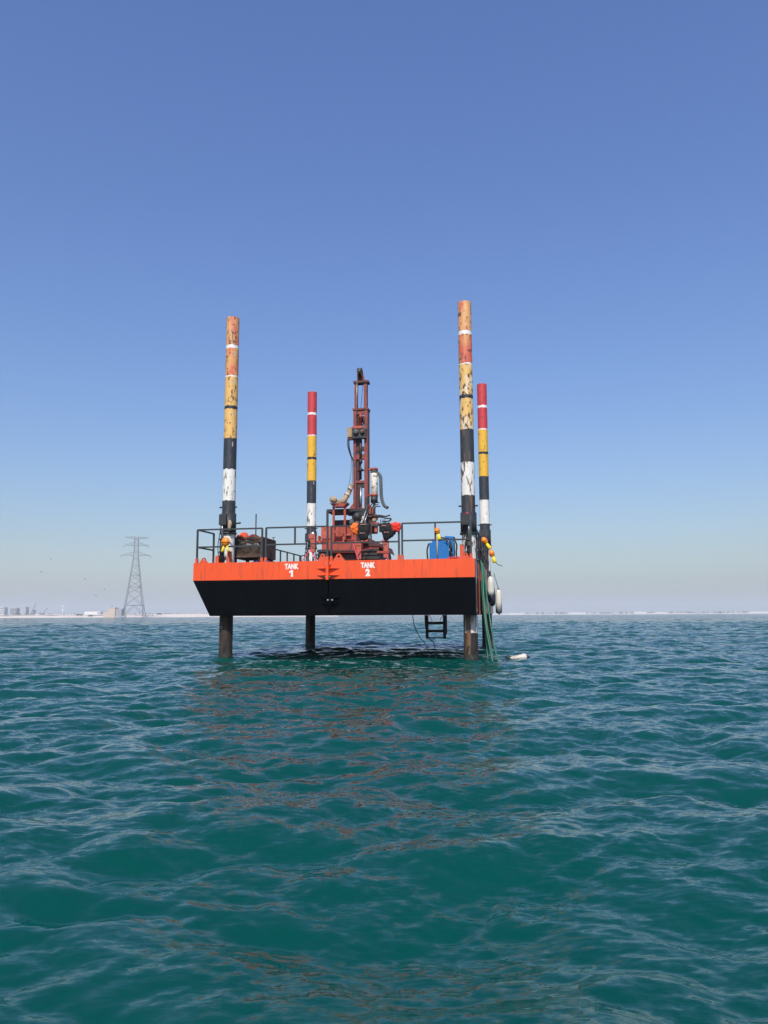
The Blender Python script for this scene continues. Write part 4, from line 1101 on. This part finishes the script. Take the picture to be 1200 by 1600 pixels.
def crumple(rows, seed, m, name, label, cat, base):
    b = MB(); b.loft(rows, 22, 0, .14, seed)
    return b.one(name, m, label, cat, base)
crumple([(3.46, -7.68, .95, .42, .52), (3.6, -7.66, .9, .46, .55), (3.8, -7.65, .9, .45, .54), (3.95, -7.62, .95, .40, .48), (4.03, -7.6, 1.0, .2, .25)], 5, 'tarp',
        'plastic_sheet', 'crumpled dark plastic sheeting inside the wire basket', 'sheeting', (-7.65, .95, 3.46))
pillow([(-8.14, 4.03), (-7.66, 4.03), (-7.70, 4.16), (-7.82, 4.31), (-7.95, 4.25), (-8.10, 4.16)], .72, .34, 8, .03).one('fabric_bundle', 'fabric_o',
        'bright orange red fabric heaped on top of the wire basket', 'fabric', (-7.9, .72, 4.03))
pillow([(-7.72, 4.02), (-7.12, 4.02), (-7.14, 4.09), (-7.34, 4.14), (-7.48, 4.23), (-7.64, 4.22)], .78, .32, 11, .03).one('fabric_bundle', 'fabric_m',
        'dark maroon fabric heaped on the wire basket right of the orange one', 'fabric', (-7.45, .78, 4.02))
b = MB().tube([(-7.99, 2.2, ZD), (-7.99, 2.2, 5.15)], .025, 8); b.loft([(ZD, -7.99, 2.2, .12, .12), (ZD + .02, -7.99, 2.2, .12, .12)], 10)
b.one('upright_pole', 'machine', 'thin dark upright pole rising behind the wire basket', 'pole', (-7.99, 2.2, ZD))
MB().box(-8.2, -7.55, 2.4, 2.9, ZD, 3.40).box(-8.15, -7.6, 2.45, 2.85, 3.401, 3.46).one('blue_crate', 'blue', 'blue crate glimpsed under the wire basket', 'crate', (-7.87, 2.65, ZD))
MB().box(-7.02, -6.45, 1.9, 2.1, ZD, ZD + .09).box(-6.9, -6.3, 2.14, 2.3, ZD, ZD + .06).one('timber_offcut', 'wood', 'pale timber pieces lying on deck right of the basket', 'timber', (-6.7, 2.0, ZD))
MB().loft([(z, -8.36, .2, r, r) for z, r in ((ZD, .10), (ZD + .3, .10), (ZD + .36, .05))], 10).one('maroon_canister', 'maroon', 'maroon canister on deck between basket and front left leg', 'canister', (-8.36, .2, ZD))
b = MB()
for k in range(4):
    b.tube(curve_pts([(-8.45 + .07 * math.cos(a) + k * .02, -.1 + .05 * math.sin(a), ZD + .04 + k * .035 + .25 * (k == 3)) for a in np.linspace(0, 6.0, 9)], 3), .02, 6)
b.tube(curve_pts([(-8.36, -.15, ZD + .1), (-8.38, -.18, ZD + .45), (-8.33, -.2, ZD + .58), (-8.26, -.22, ZD + .40)]), .02, 6)
b.one('hose_coil', 'rubber', 'small dark hose coil at the foot of the front left leg', 'hose', (-8.45, -.1, ZD))

# amber warning lamps
def lamp(x, y, z, tilt, az, s, label, two=False, stick=None):
    t = thing('warning_lamp', label, 'lamp', (x, y, z), 'amber warning lamps with yellow bodies')
    b = MB(); b.loft([(x_[0] * s + z, x, y, x_[1] * s * (1 if two else .78), x_[1] * s * .75) for x_ in ((-.14, .05), (-.10, .11), (-.03, .138), (.05, .135), (.11, .10), (.135, .06), (.15, .03))], 16)
    lens = b.part('lens', 'amber', t)
    MB().loft([(z - .02 * s, x, y, .146 * s * (1 if two else .78), .12 * s), (z + .02 * s, x, y, .146 * s * (1 if two else .78), .12 * s)], 16).part('lens_rim', 'amber', t)
    if two:
        for q in (-1, 1):
            b = MB(); b.loft([(z - .12 * s, x + q * .05 * s, y, .028 * s, .035 * s), (z - .31 * s, x + q * .105 * s, y, .055 * s, .05 * s), (z - .325 * s, x + q * .105 * s, y, .04 * s, .04 * s)], 10)
            b.part('body', 'yellow', t)
    else:
        b = MB(); b.loft([(z - .12 * s, x, y, .05 * s, .05 * s), (z - .36 * s, x, y, .085 * s, .08 * s), (z - .375 * s, x, y, .07 * s, .06 * s)], 12)
        b.part('body', 'yellow', t)
    t.rotation_euler = (0, tilt, -BY + az)
    return t
lamp(-7.97, -.74, 3.845, 0, 0, 1.0, 'round amber lamp with two yellow legs on post at front left', True)
lamp(-.95, -.62, 4.05, R(-14), 0, .78, 'amber and yellow lamp hung on the front railing beside the blue machine')
lamp(.36, 2.7, 4.02, R(-34), 0, .95, 'amber and yellow lamp tilted on the right side railing above the maroon cylinder')
lamp(.34, 9.0, 4.05, R(-18), 0, 1.1, 'rear amber and yellow lamp outermost on the right side railing')
MB().tube([(-.955, YF - .06, ZD), (-.955, YF - .06, 3.86)], .022, 8).one('wooden_stick', 'wood', 'pale wooden stick standing in front of the blue machine', 'stick', (-.955, YF, ZD))
MB().tube(curve_pts([(.44, 9.0, 3.74), (.58, 9.0, 3.58), (.78, 9.0, 3.50)]), .014, 6).one('lamp_cable', 'rubber', 'short dark cable sticking out from the rear amber lamp', 'cable', (.44, 9.0, 3.74))

# blue welding set
bl = thing('welding_set', 'bright blue boxy welding generator on deck behind the front right railing', 'generator', (-1.09, 1.4, ZD))
MB().box(-1.43, -.76, 1.2, 2.1, ZD + .06, 3.85).part('housing', 'blue', bl)
MB().box(-1.40, -.79, 1.185, 1.199, ZD + .12, 3.80).part('door_panel', 'blue', bl)
MB().box(-1.35, -.85, 1.3, 2.0, 3.851, 3.93).part('top_cover', 'blue', bl)
MB().prism([(-.80, 3.86), (-.66, 3.86), (-.60, 4.06), (-.92, 4.08), (-.90, 4.02), (-.76, 4.0)], 1.3, 1.9).part('control_hood', 'blue', bl)
MB().box(-.759, -.62, 1.25, 1.9, ZD + .06, 3.88).part('side_frame', 'machine', bl)
MB().box(-.67, -.60, 1.2, 1.26, ZD + .06, 3.95).part('upright', 'blue', bl)
MB().box(-1.40, -.65, 1.25, 2.0, ZD, ZD + .06).part('skid', 'machine', bl)
for i, pts in enumerate([[(-.74, 1.15, 3.8), (-.66, 1.1, 3.7), (-.72, 1.1, 3.55), (-.64, 1.1, 3.4), (-.7, 1.1, 3.25)],
                         [(-1.2, 1.15, 3.94), (-1.05, 1.1, 4.0), (-.9, 1.1, 3.98), (-.8, 1.1, 3.86)],
                         [(-.56, 1.2, 3.9), (-.50, 1.2, 3.75), (-.52, 1.2, 3.5), (-.50, 1.2, 3.24)],
                         [(-1.46, 1.3, 3.84), (-1.52, 1.3, 3.6), (-1.50, 1.3, 3.25)]]):
    MB().tube(curve_pts(pts, 6), .028, 7).part('cable', 'rubber', bl)
MB().box(-.755, -.70, 1.12, 1.2, 3.56, 3.62).part('socket', 'cream', bl)
b = MB()
rr = random.Random(4)
for k in range(3):
    b.tube(curve_pts([(-.75 + k * .12 + rr.uniform(-.05, .05), .3, ZD + .03), (-.6 + k * .1, .25, ZD + .10 + rr.uniform(0, .05)), (-.45 + k * .08, .3, ZD + .05), (-.3 + k * .03, .2, ZD + .09)]), .024, 7)
b.one('cable_heap', 'strap', 'heap of red cable on deck between blue machine and front right leg', 'cable', (-.55, .3, ZD))
MB().tube([(-2.25, 2.5, 3.33), (-1.62, 2.5, 3.335), (-1.6, 2.5, 3.335), (-1.54, 2.5, 3.335)], [.028, .028, .05, .05], 10).box(-2.1, -2.0, 2.4, 2.6, ZD, 3.30).box(-1.8, -1.7, 2.4, 2.6, ZD, 3.305).one(
    'drill_pipe', 'machine', 'dark drill pipe lying on blocks left of the blue machine', 'pipe', (-1.9, 2.5, ZD))
b = MB(); b.loft([(z, 0.0, 5.2, r, r) for z, r in ((ZD, .13), (ZD + .04, .14), (4.08, .14), (4.18, .12), (4.25, .06), (4.26, .045), (4.36, .045))], 18)
gc = thing('gas_cylinder', 'maroon round topped gas cylinder standing by the right side railing', 'gas cylinder', (0, 5.2, ZD))
b.part('shell', 'maroon', gc)
MB().loft([(3.86, 0, 5.2, .146, .146), (3.92, 0, 5.2, .146, .146)], 18).part('band', 'cream', gc)
for k, (yy, xx, m, lab) in enumerate([(8.2, .1, 'orange2', 'orange steel prop among the rails at the rear right corner'), (9.8, .05, 'rig', 'dark red steel prop at the rear right corner')]):
    MB().box(xx - .05, xx + .05, yy - .05, yy + .05, ZD, 4.0).obox((xx, yy, 3.9), (xx + .05, yy + .7, ZD + .02), .06, .06).one('deck_prop', m, lab, 'prop', (xx, yy, ZD))

# ------------------------------------------------------------------ over the side
# green hoses from the deck edge into the water
def hose(ctrl, m, lab):
    rk = random.Random(len(lab))
    ctrl = [c if i in (0, 1, len(ctrl) - 1) else (c[0] + rk.uniform(-.02, .035), c[1] + rk.uniform(-.12, .12), c[2]) for i, c in enumerate(ctrl)]
    MB().tube(curve_pts(ctrl, 10), .026, 10).one('green_hose', m, lab, 'hose', ctrl[-1], 'green hoses hanging over the right side')
hose([(-.1, 2.6, 3.22), (.22, 2.3, 3.26), (.34, 2.0, 2.95), (.42, 1.4, 2.1), (.55, .9, 1.2), (.68, .55, .5), (.86, .35, -.2), (.95, .3, -.5)], 'hose_g', 'right most green hose reaching the water beside the floating fender')
hose([(-.1, 2.2, 3.22), (.22, 1.9, 3.27), (.31, 1.7, 2.95), (.36, 1.2, 2.1), (.44, .8, 1.2), (.52, .45, .5), (.66, .2, -.2), (.72, .15, -.5)], 'hose_g', 'green hose nearest the front right leg where it enters the water')
hose([(-.1, 3.0, 3.22), (.22, 2.8, 3.26), (.32, 2.5, 2.95), (.37, 2.0, 2.1), (.42, 1.6, 1.2), (.52, 1.2, .5), (.64, .9, -.2), (.7, .8, -.5)], 'hose_g2', 'darker green hose furthest behind against the rear right leg')
hose([(-.1, 1.6, 3.22), (.20, 1.5, 3.26), (.27, 1.5, 2.95), (.30, 1.4, 2.2), (.33, 1.3, 1.4), (.40, 1.1, .6), (.46, 1.0, -.2), (.5, 1.0, -.5)], 'hose_g2', 'dark green hose lying close along the black hull side')
# fenders and tyre
def fender(x, y, z0, z1, r, lab, dark=.28):
    t = thing('boat_fender', lab, 'fender', (x, y, z0), 'white fenders hanging on the right side')
    H = z1 - z0
    b = MB(); b.loft([(z0 + H * k, x, y, r * q, r * q) for k, q in ((dark, 1.0), (.5, 1.02), (.75, 1), (.88, .86), (.95, .6), (.98, .35))], 18)
    b.part('body', 'fender', t)
    b = MB(); b.loft([(z0 + H * k, x, y, r * q, r * q) for k, q in ((0, .12), (.03, .16), (.06, .4), (dark * .5, .85), (dark, 1.004))], 18)
    b.part('bottom_tip', 'fender_k', t)
    b = MB(); b.loft([(z0 + H * k, x, y, r * q, r * q) for k, q in ((.975, .37), (1.0, .3), (1.03, .14), (1.05, .12))], 14)
    b.part('top_tip', 'fender_k', t)
    MB().tube([(x, y, z1), (x - .18, y, ZD + .02)], .012, 6).part('lanyard', 'rope', t)
fender(.47, 4.4, 1.72, 2.86, .128, 'white fender with long dark lower half hanging beside the green hoses', .36)
fender(.60, 8.7, 1.40, 2.50, .135, 'outermost white fender with dark tips hanging lower behind the tyre', .13)
ty = thing('tyre_fender', 'black rubber tyre hung as a fender between the two white fenders', 'tyre', (.40, 7.2, 1.78))
b = MB(); cz, cy = 2.16, 7.2; n1, n2 = 32, 12; vs_ = []; fs = []
for i in range(n1):
    a = 2 * math.pi * i / n1
    for k in range(n2):
        c_ = 2 * math.pi * k / n2; rr_ = .29 + .115 * math.cos(c_)
        vs_.append((.40 + .11 * math.sin(c_), cy + rr_ * math.cos(a), cz + rr_ * math.sin(a)))
for i in range(n1):
    for k in range(n2):
        fs.append((i * n2 + k, ((i + 1) % n1) * n2 + k, ((i + 1) % n1) * n2 + (k + 1) % n2, i * n2 + (k + 1) % n2))
b.add(vs_, fs, 0, True); b.part('tread', 'rubber', ty)
MB().tube([(.33, 7.2, 2.55), (.26, 7.2, ZD + .02)], .014, 6).part('hanging_rope', 'rope', ty)
MB().tube(curve_pts([(.24, 6.0, ZD + .02), (.30, 6.2, 2.9), (.36, 6.6, 2.75), (.30, 6.9, ZD + .02)]), .016, 6).one('mooring_rope', 'rope', 'slack mooring rope looped over the right side above the tyre', 'rope', (.24, 6, ZD))
MB().tube(curve_pts([(.14, 3.4, 4.31), (.20, 3.6, 3.6), (.24, 3.9, 3.3), (.20, 4.3, 3.72), (.14, 4.6, 4.31)]), .018, 6).one('looped_cable', 'rubber', 'dark cable looped between posts of the right side railing', 'cable', (.14, 3.4, 4.3))
MB().tube(curve_pts([(.10, 1.0, 4.31), (.24, 1.05, 3.8), (.27, 1.1, 3.2), (.26, 1.15, 2.4), (.25, 1.2, 1.9)]), .016, 6).one('hanging_cable', 'rubber', 'dark cable hanging from the rail down the hull side by the corner', 'cable', (.10, 1.0, 4.3))
# floating fender
ff = thing('floating_fender', 'half sunk white fender floating beside the green hoses', 'fender', (1.45, .75, 0.02))
b = MB(); b.loft([(x, .75, z, ry, rz) for x, z, ry, rz in ((1.18, .03, .05, .03), (1.26, .035, .12, .05), (1.4, .045, .14, .07), (1.55, .065, .14, .09), (1.64, .075, .13, .11), (1.70, .07, .11, .09), (1.74, .06, .06, .05))], 18, axis='x', wob=.02)
b.part('body', 'fender', ff)
b = MB(); b.loft([(x, .75, z, r, r) for x, z, r in ((1.70, .065, .09), (1.76, .055, .06), (1.82, .045, .035), (1.86, .04, .03))], 12, axis='x'); b.part('tip', 'fender_k', ff)
b = MB(); b.loft([(x, .75, z, r, r) for x, z, r in ((1.02, .03, .02), (1.08, .04, .06), (1.15, .05, .07), (1.20, .05, .05))], 12, axis='x'); b.part('tip', 'fender_k', ff)
# ladder under the hull
ld = thing('hanging_ladder', 'short dark steel ladder hanging below the hull near the front right leg', 'ladder', (-1.15, .4, .65))
for x in (-1.44, -.87): MB().box(x - .045, x + .045, .35, .45, .65, ZK - .003).part('stile', 'ladder', ld)
for z in (.69, .90, 1.16): MB().box(-1.394, -.916, .34, .46, z - .045 if z > .7 else z - .03, z + .04 if z > .7 else z + .01).part('rung', 'ladder', ld)
MB().box(-.83, -.80, .5, .56, .80, ZK - .003).part('side_bar', 'rig_dark', ld)
MB().tube([(-.92, .38, ZK), (-1.02, .38, 1.24)], .01, 5).part('brace_wire', 'rope', ld)
MB().tube([(-1.36, .38, ZK), (-1.27, .38, 1.24)], .01, 5).part('brace_wire', 'rope', ld)
MB().tube(curve_pts([(-1.91, .4, ZK), (-1.86, .4, 1.1), (-1.72, .45, .75), (-1.52, .5, .48), (-1.40, .6, .1), (-1.36, .7, -.3)]), .013, 6).one('trailing_rope', 'rope', 'thin dark rope trailing from hull to water left of the ladder', 'rope', (-1.91, .4, ZK))
MB().tube(curve_pts([(-1.52, .5, ZK), (-1.50, .5, 1.0), (-1.40, .5, .66), (-1.24, .55, .50), (-1.15, .6, -.2)]), .014, 6).one('trailing_rope', 'rope', 'thin dark rope passing behind the ladder into the water', 'rope', (-1.52, .5, ZK))

# ------------------------------------------------------------------ haze
hb = MB().box(-9500, 9500, -9500, 9500, -5, 118)
hm = bpy.data.materials.new('haze_air'); hm.use_nodes = True
hn = hm.node_tree.nodes
hn.remove(hn['Principled BSDF'])
pv = hn.new('ShaderNodeVolumePrincipled')
pv.inputs['Color'].default_value = (0.97, 0.96, 0.98, 1)
pv.inputs['Density'].default_value = 0.00027
pv.inputs['Anisotropy'].default_value = 0.0
hm.node_tree.links.new(pv.outputs[0], hn['Material Output'].inputs['Volume'])
ho = bpy.data.objects.new('haze', hb.mesh('haze', hm)); C.objects.link(ho)
ho['kind'] = 'stuff'
